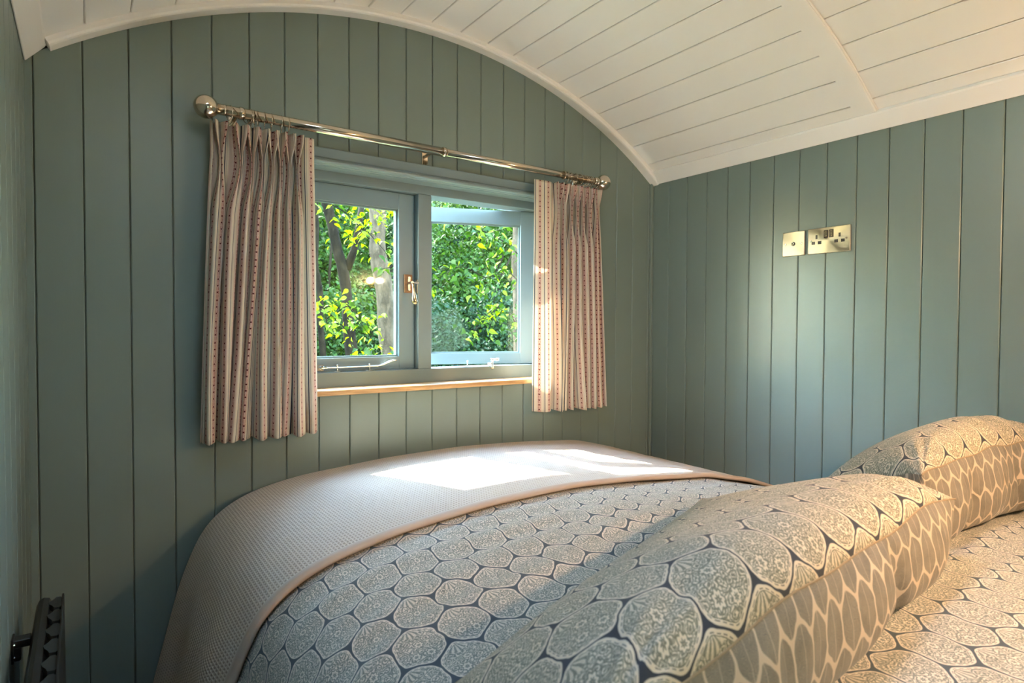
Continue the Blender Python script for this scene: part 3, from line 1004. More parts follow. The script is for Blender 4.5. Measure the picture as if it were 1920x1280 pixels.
for dy in (-0.0605, 0.0605): screw(-0.8143 + dy, 1.5550, r2, o2)
def hole(y0, y1, z0, z1):
    bm = bmesh.new(); wall_item_box(bm, y0, y1, z0, z1, 0.007, 0.0079, 0.0, o2)
    link('pin_hole', from_bm('pin_hole', bm), M['dark'], r2)
for c in (0.0425, -0.0375):
    yc = -0.8143 + c
    hole(yc - 0.0035, yc + 0.0035, 1.562, 1.576)
    hole(yc + 0.0050, yc + 0.0175, 1.5435, 1.554)
    hole(yc - 0.0175, yc - 0.0050, 1.5435, 1.554)
for c in (0.0095, -0.0095):
    yc = -0.8143 + c
    bm = bmesh.new(); wall_item_box(bm, yc - 0.0075, yc + 0.0075, 1.563, 1.590, 0.007, 0.0083, 0.0004, o2, 1)
    link('switch_surround', from_bm('switch_surround', bm), M['dark'], r2)
    bm = bmesh.new(); wall_item_box(bm, yc - 0.0048, yc + 0.0048, 1.5665, 1.5875, 0.008, 0.0105, 0.0008, o2, 1)
    link('switch', from_bm('switch', bm), M['nickel'], r2)

# ------------------------------------------------------------------ panel heater low on the left wall
heat = empty('panel_heater', (0.0, -0.75, 0.12))
tag(heat, 'black wall heater with a slotted top grille, low on the left wall beside the bed', 'heater')
HY0, HY1, HZ = -1.20, -0.345, 0.688
def hp(x, y, z): return (x, y + 0.75, z - 0.12)
prof = [(0.026, 0.13), (0.026, 0.655), (0.028, 0.672), (0.033, 0.683), (0.040, 0.687), (0.050, 0.684), (0.053, 0.676), (0.054, 0.13)]
n_ = len(prof)
A = [hp(x, HY0, z) for x, z in prof]; B = [hp(x, HY1, z) for x, z in prof]
me = mesh('back_panel', A + B, [tuple(range(n_))[::-1], tuple(range(n_, 2 * n_))] + [(k, (k + 1) % n_, n_ + (k + 1) % n_, n_ + k) for k in range(n_)])
bm = bmesh.new(); bm.from_mesh(me); bmesh.ops.recalc_face_normals(bm, faces=bm.faces[:]); bm.to_mesh(me); bm.free()
link('back_panel', me, M['black'], heat)
bm = bmesh.new(); bm_box(bm, hp(0.0705, HY0, 0.13), hp(0.0745, HY1 - 0.004, 0.690), 0.0015, 2)
link('front_panel', from_bm('front_panel', bm), M['black'], heat)
bm = bmesh.new()
pts = [(0.008, 0.002), (0.017, 0.000), (0.0195, 0.005), (0.0195, 0.050), (0.017, 0.057), (0.010, 0.058), (0.004, 0.044), (-0.002, 0.036), (0.001, 0.022), (0.005, 0.014)]
va = [bm.verts.new((0.052 + x - 0.001, y, 0.0)) for x, y in pts]; vb = [bm.verts.new((0.052 + x - 0.001, y, -0.012)) for x, y in pts]
bm.faces.new(va); bm.faces.new(vb[::-1])
for k in range(len(pts)): bm.faces.new((va[k], vb[k], vb[(k + 1) % len(pts)], va[(k + 1) % len(pts)]))
fin_me = from_bm('grille_fin', bm); fin_me.materials.append(M['tab'])
y_ = HY1 - 0.066; k = 0
while y_ > HY0:
    f_ = bpy.data.objects.new('grille_fin', fin_me); COL.objects.link(f_); f_.parent = heat
    f_.location = (0.0, y_ + 0.75, 0.686 - 0.12)
    y_ -= 0.068
for yb_ in (-0.500, -1.05):
    b_ = empty('wall_bracket', hp(0.0, yb_, 0.66)); b_.parent = heat
    bm = bmesh.new()
    bm_box(bm, (0.0005, -0.016, -0.022), (0.004, 0.016, 0.022), 0.001, 1)
    bm_box(bm, (0.003, -0.012, 0.004), (0.028, 0.012, 0.018), 0.001, 1)
    bm_box(bm, (0.003, -0.012, -0.02), (0.014, 0.012, 0.006), 0.002, 1)
    link('bracket_plate', from_bm('bracket_plate', bm), M['black'], b_)
    for dz in (0.012, -0.012):
        bm = bmesh.new(); bm_tube(bm, [(0.004, -0.0135, dz), (0.0062, -0.0135, dz)], [0.0022, 0.0016], 8)
        link('bracket_screw', from_bm('bracket_screw', bm), M['chrome'], b_)

# ------------------------------------------------------------------ bed
BXS = [0.250, 0.262, 0.329, 0.375, 0.412, 0.483, 0.558, 0.653, 0.90, 1.20, 1.44, 1.73, 1.94, 2.15, 2.236]
BZS = [0.20, 0.28, 0.545, 0.662, 0.712, 0.755, 0.776, 0.793, 0.810, 0.815, 0.806, 0.781, 0.73, 0.66, 0.634]
# dense, smoothed profile by arc length
px_ = np.array(BXS); pz_ = np.array(BZS)
t0 = np.concatenate([[0], np.cumsum(np.hypot(np.diff(px_), np.diff(pz_)))])
tt = np.linspace(0, t0[-1], 420)
sx_ = np.interp(tt, t0, px_); sz_ = np.interp(tt, t0, pz_)
ker = np.hanning(31); ker /= ker.sum()
def smooth1(a):
    pad = np.concatenate([2 * a[0] - a[15:0:-1], a, 2 * a[-1] - a[-2:-17:-1]])
    return np.convolve(pad, ker, 'valid')
sx_ = smooth1(sx_); sz_ = smooth1(sz_)
tt = np.concatenate([[0], np.cumsum(np.hypot(np.diff(sx_), np.diff(sz_)))])
LP = tt[-1]
nx_ = -np.gradient(sz_); nz_ = np.gradient(sx_); ln = np.hypot(nx_, nz_); nx_ /= ln; nz_ /= ln
def prof_at(s):
    return np.interp(s, tt, sx_), np.interp(s, tt, sz_), np.interp(s, tt, nx_), np.interp(s, tt, nz_)
def head_lift(x, y):
    return np.clip((-y - 0.85) / 0.4, 0, 1) * np.clip((x - 1.6) / 0.6, 0, 1) ** 1.3 * 0.135
def bed_z(x, y=-1.4): return np.interp(x, sx_, sz_) + head_lift(x, y)
S_TOP = np.interp(0.56, sx_, tt)          # where the flat top begins

nz_rng = np.random.default_rng(3)
_ph = nz_rng.random((12, 4))
def wrinkle(s, y, a=1.0):
    """creases running roughly across the bed"""
    out = np.zeros_like(s)
    for k in range(12):
        wl = 0.070 + 0.05 * _ph[k, 0]
        ang = math.radians(-6 + 22 * (_ph[k, 1] - 0.5))
        q = (y * math.cos(ang) + s * math.sin(ang)) / wl
        env = np.sin(s * (3 + 4 * _ph[k, 2]) + _ph[k, 3] * 6.3) * np.sin(y * (4 + 5 * _ph[k, 3]) + _ph[k, 2] * 6.3)
        out += np.clip(env, 0, 1) * np.sin(2 * math.pi * q + 6.3 * _ph[k, 0])
    return np.tanh(out * 0.6) * 0.0052 * a


def cloth_surface(s, y, off):
    x, z, nx, nz = prof_at(s)
    # drape folds on the hanging side
    side = np.clip((S_TOP - 0.22 - s) / 0.3, 0, 1)
    fold = side * (0.020 * np.sin(y * 11.0 + 1.0) + 0.010 * np.sin(y * 23.0 + 2.0)) * (y < 0.2)
    # keep clear of the end wall
    o = off - np.abs(side) * 0.0 + fold * np.clip((-y - 0.02) / 0.2, 0, 1)
    lump = 0.008 * np.sin(s * 4.2 + 0.5) * np.sin(y * 3.6 + 0.4)
    foot = 0.05 * np.clip((y + 0.07) / 0.07, 0, 1) ** 2     # rounds down at the foot
    z2 = z + head_lift(x, y) + nz * o + lump * (1 - side) * np.clip(-y * 4, 0, 1) - foot
    x2 = x + nx * o + 0.0
    return np.minimum(x2, XR - 0.004), z2


bed = empty('bed', (1.345, -1.06, 0))
tag(bed, 'wide bed filling the room under the window, hidden beneath its bedding', 'bed')
def bp(x, y, z): return (x - 1.345, y + 1.06, z)
box('bed_base', bp(0.50, -2.10, 0.12), bp(2.215, -0.05, 0.40), M['backing'], bed, 0.01)
mt, t, p = new_mat('white mattress ticking', (0.75, 0.74, 0.7), 0.9)
box('mattress', bp(0.50, -2.10, 0.402), bp(2.215, -0.05, 0.60), mt, bed, 0.04, 4)
for x in (0.56, 2.15):
    for y in (-2.02, -0.13):
        box('leg', bp(x - 0.03, y - 0.03, 0.001), bp(x + 0.03, y + 0.03, 0.121), M['oak'], bed, 0.003)

# duvet
ns, ny = 300, 330
s_a = np.linspace(0.03, LP, ns); y_a = np.linspace(-0.03, -2.13, ny)
Sg, Yg = np.meshgrid(s_a, y_a, indexing='ij')
X, Z = cloth_surface(Sg, Yg, -0.006)
w_ = wrinkle(Sg, Yg) * np.clip((-Yg - 0.6) / 0.15, 0, 1) * np.clip((Yg + 1.75) / 0.4, 0.35, 1)
_, _, NX, NZ = prof_at(Sg)
X = np.minimum(X + NX * w_, XR - 0.004); Z = Z + NZ * w_
P = np.stack([X - 1.345, Yg + 1.06, Z - 0.6], -1)
me = grid_mesh('duvet', P, Sg + 0.013, Yg + 0.028)
dv = link('duvet', me, M['duvet'], None, True); dv.location = (1.345, -1.06, 0.6)
tag(dv, 'duvet in blue grey medallion print spread over the whole bed', 'duvet')
md = dv.modifiers.new('cloth thickness', 'SOLIDIFY'); md.thickness = 0.012; md.offset = -1

# waffle throw across the foot of the bed
ns, nyt = 300, 130
s_a = np.linspace(0.075, LP - 0.004, ns)
tt_y = np.linspace(0, 1, nyt)
EDG = -0.700
def edge_y(s):
    return EDG + 0.012 * np.sin(s * 5.0 + 1) + 0.03 * np.clip((0.75 - s) / 0.6, 0, 1) + 0.02 * np.clip((s - 2.1) / 0.5, 0, 1)
Sg, Tg = np.meshgrid(s_a, tt_y, indexing='ij')
Yg = -0.012 + (edge_y(Sg) + 0.012) * Tg
X, Z = cloth_surface(Sg, Yg, 0.004)
_, _, NX, NZ = prof_at(Sg)
dist = Yg - edge_y(Sg)
lift = 0.006 * np.clip(dist / 0.02, 0, 1) ** 0.5 + 0.004 * np.exp(-((dist - 0.012) / 0.010) ** 2)
rip = 0.0015 * np.sin(Sg * 9) * np.sin(Yg * 14) + 0.0012 * np.sin(Yg * 60 + Sg * 3) * np.clip((Sg - 0.9) / 0.5, 0, 1)
# a soft turned fold on the hanging part
X = np.minimum(X + NX * (lift + rip), XR - 0.003); Z = Z + NZ * (lift + rip)
P = np.stack([X - 1.345, Yg + 0.35, Z - 0.6], -1)
me = grid_mesh('throw_blanket', P, Sg, dist - 0.026)
tb = link('throw_blanket', me, M['waffle'], None, True); tb.location = (1.345, -0.35, 0.6)
tag(tb, 'beige waffle throw folded across the foot of the bed under the window', 'throw')
md = tb.modifiers.new('cloth thickness', 'SOLIDIFY'); md.thickness = 0.009; md.offset = -1


# ------------------------------------------------------------------ pillows
def pillow(name, FL, FR, NL, NR, zF, zN, crown, belly, label, tilt=0.0, seedv=0, rot=0.0):
    """far lower edge F, near upper edge N (seam), bulging crown above and belly below the chord"""
    r_ = np.random.default_rng(seedv)
    phs = r_.random(8) * 6.3
    nu, nv = 110, 70
    uu = np.sin(np.linspace(-1, 1, nu) * math.pi / 2); ss = np.sin(np.linspace(-1, 1, nv) * math.pi / 2)
    xc = (FL[0] + FR[0] + NL[0] + NR[0]) / 4; hl = (FR[0] + NR[0] - FL[0] - NL[0]) / 4
    yF = (FL[1] + FR[1]) / 2; yN = (NL[1] + NR[1]) / 2
    root = empty(name, (xc, (yF + yN) / 2, 0.80)); tag(root, label, 'pillow', 'pair of plump pillows')
    Ug, Sg = np.meshgrid(uu, ss, indexing='ij')
    # outline bows in between the corners
    Ub = Ug * (1 - 0.05 * (1 - Sg ** 2)) * 0.5 + 0.5
    sN = (Sg + 1) / 2
    bow = 0.035 * (1 - Ug ** 2)
    fF = sN + bow * (1 - sN) - bow * sN * 0.6
    cx = (FL[0] * (1 - Ub) + FR[0] * Ub) * (1 - fF) + (NL[0] * (1 - Ub) + NR[0] * Ub) * fF
    cy = (FL[1] * (1 - Ub) + FR[1] * Ub) * (1 - fF) + (NL[1] * (1 - Ub) + NR[1] * Ub) * fF
    cz = zF + (zN - zF) * fF
    wave = 0.004 * np.sin(Ug * 6 + phs[0]) * sN + 0.0025 * np.sin(Ug * 13 + phs[1]) * sN ** 2
    cz = cz + wave
    # droop of the corner tips
    cz = cz - 0.020 * np.abs(Ug) ** 6 * sN
    T = (np.clip(1 - np.abs(Ug) ** 3.2, 0, 1) ** 0.55)
    skew = np.clip(1 - np.abs(Sg) ** 3.0, 0, 1) ** 0.6 * (1 + 0.35 * Sg)
    crease = 0.005 * np.sin(Ug * 16 + Sg * 2 + phs[2]) * np.clip(Sg, 0, 1) * (1 - np.abs(Ug) ** 4)
    radi = 0.008 * np.sin(np.arctan2(Sg - 1, Ug - 1) * 14 + phs[3]) * np.exp(-((Ug - 1) ** 2 + (Sg - 1) ** 2) * 5)
    radi += 0.008 * np.sin(np.arctan2(Sg - 1, Ug + 1) * 14 + phs[4]) * np.exp(-((Ug + 1) ** 2 + (Sg - 1) ** 2) * 5)
    edge0 = np.clip(1 - np.abs(Ug) ** 8, 0, 1) * np.clip(1 - np.abs(Sg) ** 8, 0, 1)
    top = T * skew * crown + (crease + radi) * edge0
    dx = cx - xc; dy = 0.0
    # direction normal to the chord, up
    cl = math.hypot(yN - yF, zN - zF); ny_, nzz = (zN - zF) / cl, -(yN - yF) / cl
    if nzz < 0: ny_, nzz = -ny_, -nzz
    ny_ = -abs(zN - zF) / cl * (1 if (yN - yF) * (zN - zF) > 0 else -1) * 1.0
    Xt = xc + dx; Yt = cy + dy + (top * 0.0); Zt = cz + top
    # length along the section for uv
    def arc(Yv, Zv):
        d = np.hypot(np.diff(Yv, axis=1), np.diff(Zv, axis=1)); return np.concatenate([np.zeros((Yv.shape[0], 1)), np.cumsum(d, axis=1)], 1)
    mid = nu // 2
    vt = np.tile(arc(Yt, Zt)[mid], (nu, 1))
    P = np.stack([Xt - xc, Yt - root.location.y, Zt - 0.80], -1)
    me = grid_mesh('front_panel', P, Ug * hl + 0.02 * seedv, -vt + 0.05)
    link('front_panel', me, M['pillow_front'], root, True)
    # belly: boxy, wraps down to the bed and under
    tN = (1 - Sg) / 2                      # 0 at the near seam, 1 at the far edge
    Tb = (np.clip(1 - np.abs(Ug) ** 5.0, 0, 1) ** 0.5)
    floor_ = np.minimum(bed_z(np.clip(cx, 0.3, XR)) + 0.002, cz - 0.004)
    HALF = 0.55
    ta = np.clip(tN / HALF, 0, 1); tc = np.clip((tN - HALF) / (1 - HALF), 0, 1)
    eN = cz[:, -1:] + 0 * cz; yNe = cy[:, -1:] + 0 * cy; xNe = cx[:, -1:] + 0 * cx
    yFe = cy[:, :1] + 0 * cy; eF = cz[:, :1] + 0 * cz; xFe = cx[:, :1] + 0 * cx
    fl_ = bed_z(np.clip(xNe, 0.3, XR)) + 0.002
    depth = np.maximum(eN - fl_, 0.004) * np.clip(Tb * 1.25, 0, 1)
    fold = (0.006 * np.sin(Ug * 11 + ta * 2 + phs[5]) + 0.016 * np.exp(-((Ug - 0.30 - 0.12 * ta) / 0.035) ** 2) + 0.010 * np.exp(-((Ug + 0.35 + 0.10 * ta) / 0.05) ** 2)) * np.sin(ta * np.pi)
    za = eN - depth * np.sin(ta * np.pi / 2) ** 1.1
    ya = yNe - (0.026 * Tb) * np.sin(ta * np.pi) ** 0.8 + 0.02 * ta ** 2 + fold
    mid_ = np.maximum(fl_, eN - depth)
    zc = np.minimum(np.maximum(mid_ + (eF - mid_) * np.clip((tc - 0.6) / 0.4, 0, 1) ** 1.5, 0), 9)
    yc2 = (yNe + 0.02) + (yFe - yNe - 0.02) * tc
    zc = np.minimum(zc, eN + (eF - eN) * tc - 0.002 * Tb)
    za = np.where(Tb > 0.02, za, np.minimum(za, eN))
    Zb = np.where(tN < HALF, za, zc); Yb = np.where(tN < HALF, ya, yc2)
    Xb = np.where(tN < HALF, xNe, xNe + (xFe - xNe) * tc)
    vb = np.tile(arc(Yb, Zb)[mid], (nu, 1))
    P = np.stack([Xb - xc, Yb - root.location.y, Zb - 0.80], -1)
    me = grid_mesh('back_panel', P[:, ::-1], Ug * hl, (vb[:, -1:] - vb)[:, ::-1] * -1.0)
    link('back_panel', me, M['pillow_back'], root, True)
    # piped seam round the edge
    ring_i = [(i, nv - 1) for i in range(nu)] + [(nu - 1, j) for j in range(nv - 2, -1, -1)] + [(i, 0) for i in range(nu - 2, -1, -1)] + [(0, j) for j in range(1, nv - 1)]
    pts = [(Xt[i, j] - xc, Yt[i, j] - root.location.y, Zt[i, j] - 0.80) for i, j in ring_i]
    bm = bmesh.new(); bm_tube(bm, pts + [pts[0]], 0.0016, 6, False)
    me = from_bm('seam', bm)
    link('seam', me, M['seam'], root, True)
    return root


M['seam'] = new_mat('seam cotton', (0.34, 0.26, 0.17), 0.9)[0]
pillow('pillow', (0.45, -1.31), (1.33, -0.985), (0.38, -1.60), (1.42, -1.475), 0.835, 0.955, 0.068, 0.165,
       'nearer pillow, left of the pair, its grey leaf-print back facing the camera', seedv=1)
pillow('pillow', (1.57, -1.13), (2.20, -0.98), (1.47, -1.40), (2.215, -1.425), 0.850, 0.972, 0.078, 0.190,
       'farther pillow against the right wall, tucked behind the nearer pillow', seedv=2)

# ------------------------------------------------------------------ wall lamps above the bed head (behind the camera, mirrored in the pane)
mt, t, p = new_mat('lit opal glass', (0.9, 0.8, 0.6), 0.4)
p.inputs['Emission Color'].default_value = (*LAMP_COL, 1); p.inputs['Emission Strength'].default_value = 4.0
tr_ = t.nodes.new('ShaderNodeBsdfTransparent'); mx = t.nodes.new('ShaderNodeMixShader'); mx.inputs[0].default_value = 0.7
t.links.new(p.outputs[0], mx.inputs[1]); t.links.new(tr_.outputs[0], mx.inputs[2])
t.links.new(mx.outputs[0], t.nodes['Material Output'].inputs[0])
M['lampshade'] = mt
LX, LZ = 1.84, 1.555
lamp = empty('wall_lamp', (LX, YN, LZ))
tag(lamp, 'twin wall lamp with lit opal bowls above the bed head, mirrored in the window', 'wall lamp')
box('back_plate', (-0.05, 0.0005, -0.05), (0.05, 0.012, 0.03), M['nickel'], lamp, 0.003)
prof = [(0.0, 0.010), (0.004, 0.028), (0.012, 0.042), (0.024, 0.052), (0.040, 0.058), (0.042, 0.058), (0.042, 0.055), (0.024, 0.049), (0.014, 0.040), (0.008, 0.028), (0.005, 0.004)]
prof = [(a * 0.8, b * 0.6) for a, b in prof]
for dx in (-0.036, 0.036):
    tube('arm', [(dx * 0.3, 0.01, -0.02), (dx * 0.8, 0.05, -0.03), (dx, 0.09, -0.012), (dx, 0.10, 0.002)], 0.005, M['nickel'], lamp)
    tube('shade_cap', [(dx, 0.10, 0.0445), (dx, 0.10, 0.0460)], 0.031, M['nickel'], lamp, 24)
    ps, rs = lathe_pts((dx, 0.10, 0.0), (0, 0, 1), prof)
    sh = tube('shade', ps, rs, M['lampshade'], lamp, 28)
    ld = bpy.data.lights.new('lamp_bulb', 'POINT'); ld.energy = LAMP_W; ld.color = LAMP_COL; ld.shadow_soft_size = 0.020
    lo = bpy.data.objects.new('lamp_bulb', ld); lo.parent = lamp; lo.location = (dx, 0.10, 0.022)
    COL.objects.link(lo)

RX, RZ2 = 1.36, 1.50  # unseen spotlight, added to throw warm light on the pillows
spot = empty('fill_spot', (RX, YN, RZ2))
tag(spot, 'small added nickel fill spotlight above the bed head, aimed down at the pillows', 'fill light')
box('back_plate', (-0.025, 0.0005, -0.035), (0.025, 0.010, 0.035), M['nickel'], spot, 0.003)
tube('arm', [(0, 0.008, 0), (0, 0.045, 0.006), (0, 0.075, 0.0)], 0.005, M['nickel'], spot)
aim = Vector((0.0, 0.62, -0.62)).normalized()
hp0 = Vector((0, 0.075, 0.0))
tube('spot_head', [hp0 - aim * 0.02, hp0 - aim * 0.018, hp0 + aim * 0.01, hp0 + aim * 0.032, hp0 + aim * 0.034, hp0 + aim * 0.030, hp0 + aim * 0.008],
     [0.006, 0.016, 0.024, 0.029, 0.0275, 0.026, 0.020], M['nickel'], spot, 24)
ld = bpy.data.lights.new('spot_bulb', 'SPOT'); ld.energy = FILL_W; ld.color = LAMP_COL; ld.shadow_soft_size = 0.02
ld.spot_size = math.radians(105); ld.spot_blend = 0.7
lo = bpy.data.objects.new('spot_bulb', ld); lo.parent = spot; lo.location = hp0 + aim * 0.042
lo.rotation_euler = aim.to_track_quat('-Z', 'Y').to_euler()
COL.objects.link(lo)

# ------------------------------------------------------------------ outdoors
CAM = np.array([0.114, -1.909, 1.25])
Rr, Uu, Ff = np.array(rt2), np.array(up2), np.array(fw)
def at(px, py, dist_y):
    """world point seen at a pixel of the photograph, at world y = dist_y"""
    d = Rr * ((px - 960) / F_PX) - Uu * ((py - 640) / F_PX) + Ff
    return CAM + d * ((dist_y - CAM[1]) / d[1])

ground = bpy.data.objects.new('ground', None)
bm = bmesh.new()
G = 30
gv = [[bm.verts.new((-14 + 34 * i / G, 0.3 + 26 * j / G, -0.65 + 0.12 * math.sin(i * 1.3) * math.cos(j * 1.1) + 0.02 * j + 0.75 * max(0.0, j - 12.5) ** 1.15)) for j in range(G + 1)] for i in range(G + 1)]
for i in range(G):
    for j in range(G): bm.faces.new((gv[i][j], gv[i + 1][j], gv[i + 1][j + 1], gv[i][j + 1]))
gme = from_bm('ground', bm)
ground = link('ground', gme, M['soil'], None, True)
tag(ground, 'woodland ground outside the window', 'ground', kind='structure')

LEAF = np.array([(0, 0, 0), (-0.27, 0.18, 0.07), (-0.33, 0.42, 0.10), (-0.16, 0.75, 0.06), (0, 1.15, -0.10), (0.16, 0.75, 0.06), (0.33, 0.42, 0.10), (0.27, 0.18, 0.07), (0, 0.4, -0.02), (0, 0.75, -0.03)])
LF = [(0, 8, 1), (1, 8, 2), (2, 8, 9, 3), (3, 9, 4), (4, 9, 5), (5, 9, 8, 6), (6, 8, 7), (7, 8, 0)]
SMALL = np.array([(0, 0, 0), (-0.32, 0.42, 0.07), (0, 1.0, 0), (0.32, 0.42, 0.07)])
SF = [(0, 1, 2), (0, 2, 3)]


def rot_mats(n, tiltmean, r_):
    """random leaf frames: hanging outward-and-down"""
    az = r_.random(n) * 2 * np.pi
    tip = np.stack([np.cos(az), np.sin(az), -0.25 - 0.9 * r_.random(n)], 1)
    tip /= np.linalg.norm(tip, axis=1)[:, None]
    rv = r_.normal(size=(n, 3)) * 0.55 + np.array([0, -0.35, 1.0])
    nrm = rv - tip * (rv * tip).sum(1)[:, None]; nrm /= np.linalg.norm(nrm, axis=1)[:, None]
    sd_ = np.cross(tip, nrm)
    return np.stack([sd_, tip, nrm], 2)        # columns


def leaves_mesh(name, pts, size, r_, base=SMALL, faces=SF):
    n = len(pts); Rm = rot_mats(n, 0, r_)
    sz = size * (0.6 + 0.8 * r_.random(n))
    vs = np.einsum('nij,kj->nki', Rm, base) * sz[:, None, None] + pts[:, None, :]
    k = len(base)
    allv = vs.reshape(-1, 3)
    me = bpy.data.meshes.new(name)
    tri = []
    for f_ in faces:
        for j in range(1, len(f_) - 1): tri.append((f_[0], f_[j], f_[j + 1]))
    tri = np.array(tri)
    F = (tri[None] + (np.arange(n) * k)[:, None, None]).reshape(-1, 3)
    me.vertices.add(len(allv)); me.vertices.foreach_set('co', allv.reshape(-1))
    me.loops.add(len(F) * 3); me.loops.foreach_set('vertex_index', F.reshape(-1).astype(np.int32))
    me.polygons.add(len(F)); me.polygons.foreach_set('loop_start', (np.arange(len(F)) * 3).astype(np.int32))
    me.polygons.foreach_set('loop_total', np.full(len(F), 3, np.int32))
    me.update(calc_edges=True); me.validate()
    return me


def blob_pts(n, c, rad, r_, lumps=14, shell=0.55):
    """points in the shells of many small lumps making up a crown"""
    lc = r_.normal(size=(lumps, 3)); lc /= np.linalg.norm(lc, axis=1)[:, None]
    lc = lc * (0.35 + 0.6 * r_.random((lumps, 1))) * np.array(rad) + np.array(c)
    which = r_.integers(0, lumps, n)
    d = r_.normal(size=(n, 3)); d /= np.linalg.norm(d, axis=1)[:, None]
    rr = (shell + (1 - shell) * r_.random((n, 1)))
    return lc[which] + d * rr * np.array(rad) * 0.42


def shrub(name, c, rad, n, size, mat, label, cat, grp, seedv, trunk=True):
    r_ = np.random.default_rng(seedv)
    base = (c[0], c[1], -0.6)
    root = empty(name, base); tag(root, label, cat, grp)
    pts = blob_pts(n, (0, 0, c[2] + 0.6), rad, r_)
    o = link('foliage', leaves_mesh('foliage', pts, size, r_), mat, root); o['kind'] = 'stuff'
    if trunk:
        bm = bmesh.new()
        for k in range(4):
            e = r_.normal(size=3) * np.array(rad) * 0.5
            bm_tube(bm, [(0.05 * k, 0, 0.0), (e[0] * 0.4, e[1] * 0.4, (c[2] + 0.6) * 0.5), (e[0], e[1], c[2] + 0.6 + abs(e[2]) * 0.4)], [0.05, 0.035, 0.012], 7)
        link('stem', from_bm('stem', bm), M['bark_dark'], root, True)
    return root


G1 = 'shrubs and trees filling the wood beyond the window'
# far wall of wood
k = 0
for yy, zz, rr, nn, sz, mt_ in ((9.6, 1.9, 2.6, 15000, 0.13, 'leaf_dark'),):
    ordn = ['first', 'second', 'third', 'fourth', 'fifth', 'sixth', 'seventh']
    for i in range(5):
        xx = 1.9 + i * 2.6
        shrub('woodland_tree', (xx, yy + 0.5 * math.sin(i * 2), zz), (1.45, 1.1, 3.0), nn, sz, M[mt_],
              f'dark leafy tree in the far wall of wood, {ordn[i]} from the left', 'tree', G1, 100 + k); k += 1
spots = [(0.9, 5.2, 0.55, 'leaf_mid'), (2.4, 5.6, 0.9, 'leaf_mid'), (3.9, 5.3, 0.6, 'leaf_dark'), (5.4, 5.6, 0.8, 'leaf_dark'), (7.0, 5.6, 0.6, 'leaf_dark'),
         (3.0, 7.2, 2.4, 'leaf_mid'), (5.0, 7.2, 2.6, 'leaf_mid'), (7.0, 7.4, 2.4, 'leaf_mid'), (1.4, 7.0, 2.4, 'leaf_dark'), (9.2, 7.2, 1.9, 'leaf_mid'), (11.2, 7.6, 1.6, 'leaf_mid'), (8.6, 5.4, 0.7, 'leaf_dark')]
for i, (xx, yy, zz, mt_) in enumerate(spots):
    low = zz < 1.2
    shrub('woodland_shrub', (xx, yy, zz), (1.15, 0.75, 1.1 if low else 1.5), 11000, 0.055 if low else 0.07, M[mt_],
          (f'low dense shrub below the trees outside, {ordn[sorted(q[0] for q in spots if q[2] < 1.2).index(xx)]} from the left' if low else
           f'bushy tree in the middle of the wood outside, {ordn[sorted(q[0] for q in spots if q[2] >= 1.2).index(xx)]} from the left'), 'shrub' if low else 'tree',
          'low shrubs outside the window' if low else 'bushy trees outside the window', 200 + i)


def trunk_obj(name, pix, y, width, mat, label, extra=None, ext=3.2):
    """pix: list of (px, py) going down"""
    pts = [Vector(at(px, py, y)) for px, py in pix]
    d0 = (pts[0] - pts[1]).normalized(); d1 = (pts[-1] - pts[-2]).normalized()
    top = pts[0] + d0 * ext; 
    bot = pts[-1] + d1 * ((pts[-1].z + 0.68) / max(0.2, -d1.z))
    base = Vector((bot.x, bot.y, -0.65))
    root = empty(name, base); tag(root, label, 'tree')
    allp = [top] + pts + [bot]
    # resample
    fine = []; rad = []
    nseg = 10
    for a, b in zip(allp, allp[1:]):
        for k in range(nseg): fine.append(a.lerp(b, k / nseg))
    fine.append(allp[-1])
    for k, q in enumerate(fine):
        f_ = k / (len(fine) - 1)
        rad.append(width / 2 * (0.82 + 0.30 * f_) * (1 + 0.03 * math.sin(k * 1.7)))
    bm = bmesh.new(); bm_tube(bm, [q - base for q in fine], rad, 18)
    for v_ in bm.verts:
        v_.co.x += 0.008 * math.sin(v_.co.z * 9 + v_.co.y * 20); v_.co.y += 0.008 * math.cos(v_.co.z * 7 + v_.co.x * 25)
    link('trunk', from_bm('trunk', bm), mat, root, True)
    for (pl, r0, r1) in (extra or []):
        bm = bmesh.new()
        ps = [Vector(at(px, py, yy_)) - base for px, py, yy_ in pl]
        bm_tube(bm, ps, [r0 + (r1 - r0) * k / (len(ps) - 1) for k in range(len(ps))], 10)
        link('branch', from_bm('branch', bm), mat, root, True)
    return root


T1 = trunk_obj('tree', [(706, 385), (709, 470), (722, 560), (731, 650)], 3.6, 0.172, M['bark_pale'],
               'pale leaning trunk with smooth bark seen through the left pane')
T2 = trunk_obj('tree', [(612, 380), (626, 440), (643, 500), (652, 580), (658, 660)], 4.3, 0.115, M['bark_dark'],
               'dark forked trunk left of the pale trunk outside', [([(650, 505, 4.3), (664, 470, 4.25), (672, 430, 4.2), (678, 385, 4.2)], 0.045, 0.03)])
T3 = trunk_obj('tree', [(973, 400), (975, 500), (978, 660)], 2.6, 0.145, M['bark_pale'],
               'thick pale trunk with leafy branches at the right edge of the right pane')
T4 = trunk_obj('tree', [(592, 400), (592, 500), (600, 560), (604, 660)], 5.0, 0.07, M['bark_dark'],
               'thin dark trunk at the left edge of the left pane')
T5 = trunk_obj('sapling', [(797, 400), (797, 500), (797, 660)], 2.2, 0.035, M['bark_dark'],
               'slim leafy sapling standing outside behind the mullion', None, 0.8)
T6 = trunk_obj('sapling', [(548, 400), (548, 500), (548, 660)], 2.5, 0.035, M['bark_dark'],
               'slim yellow green sapling outside behind the left curtain', None, 0.8)

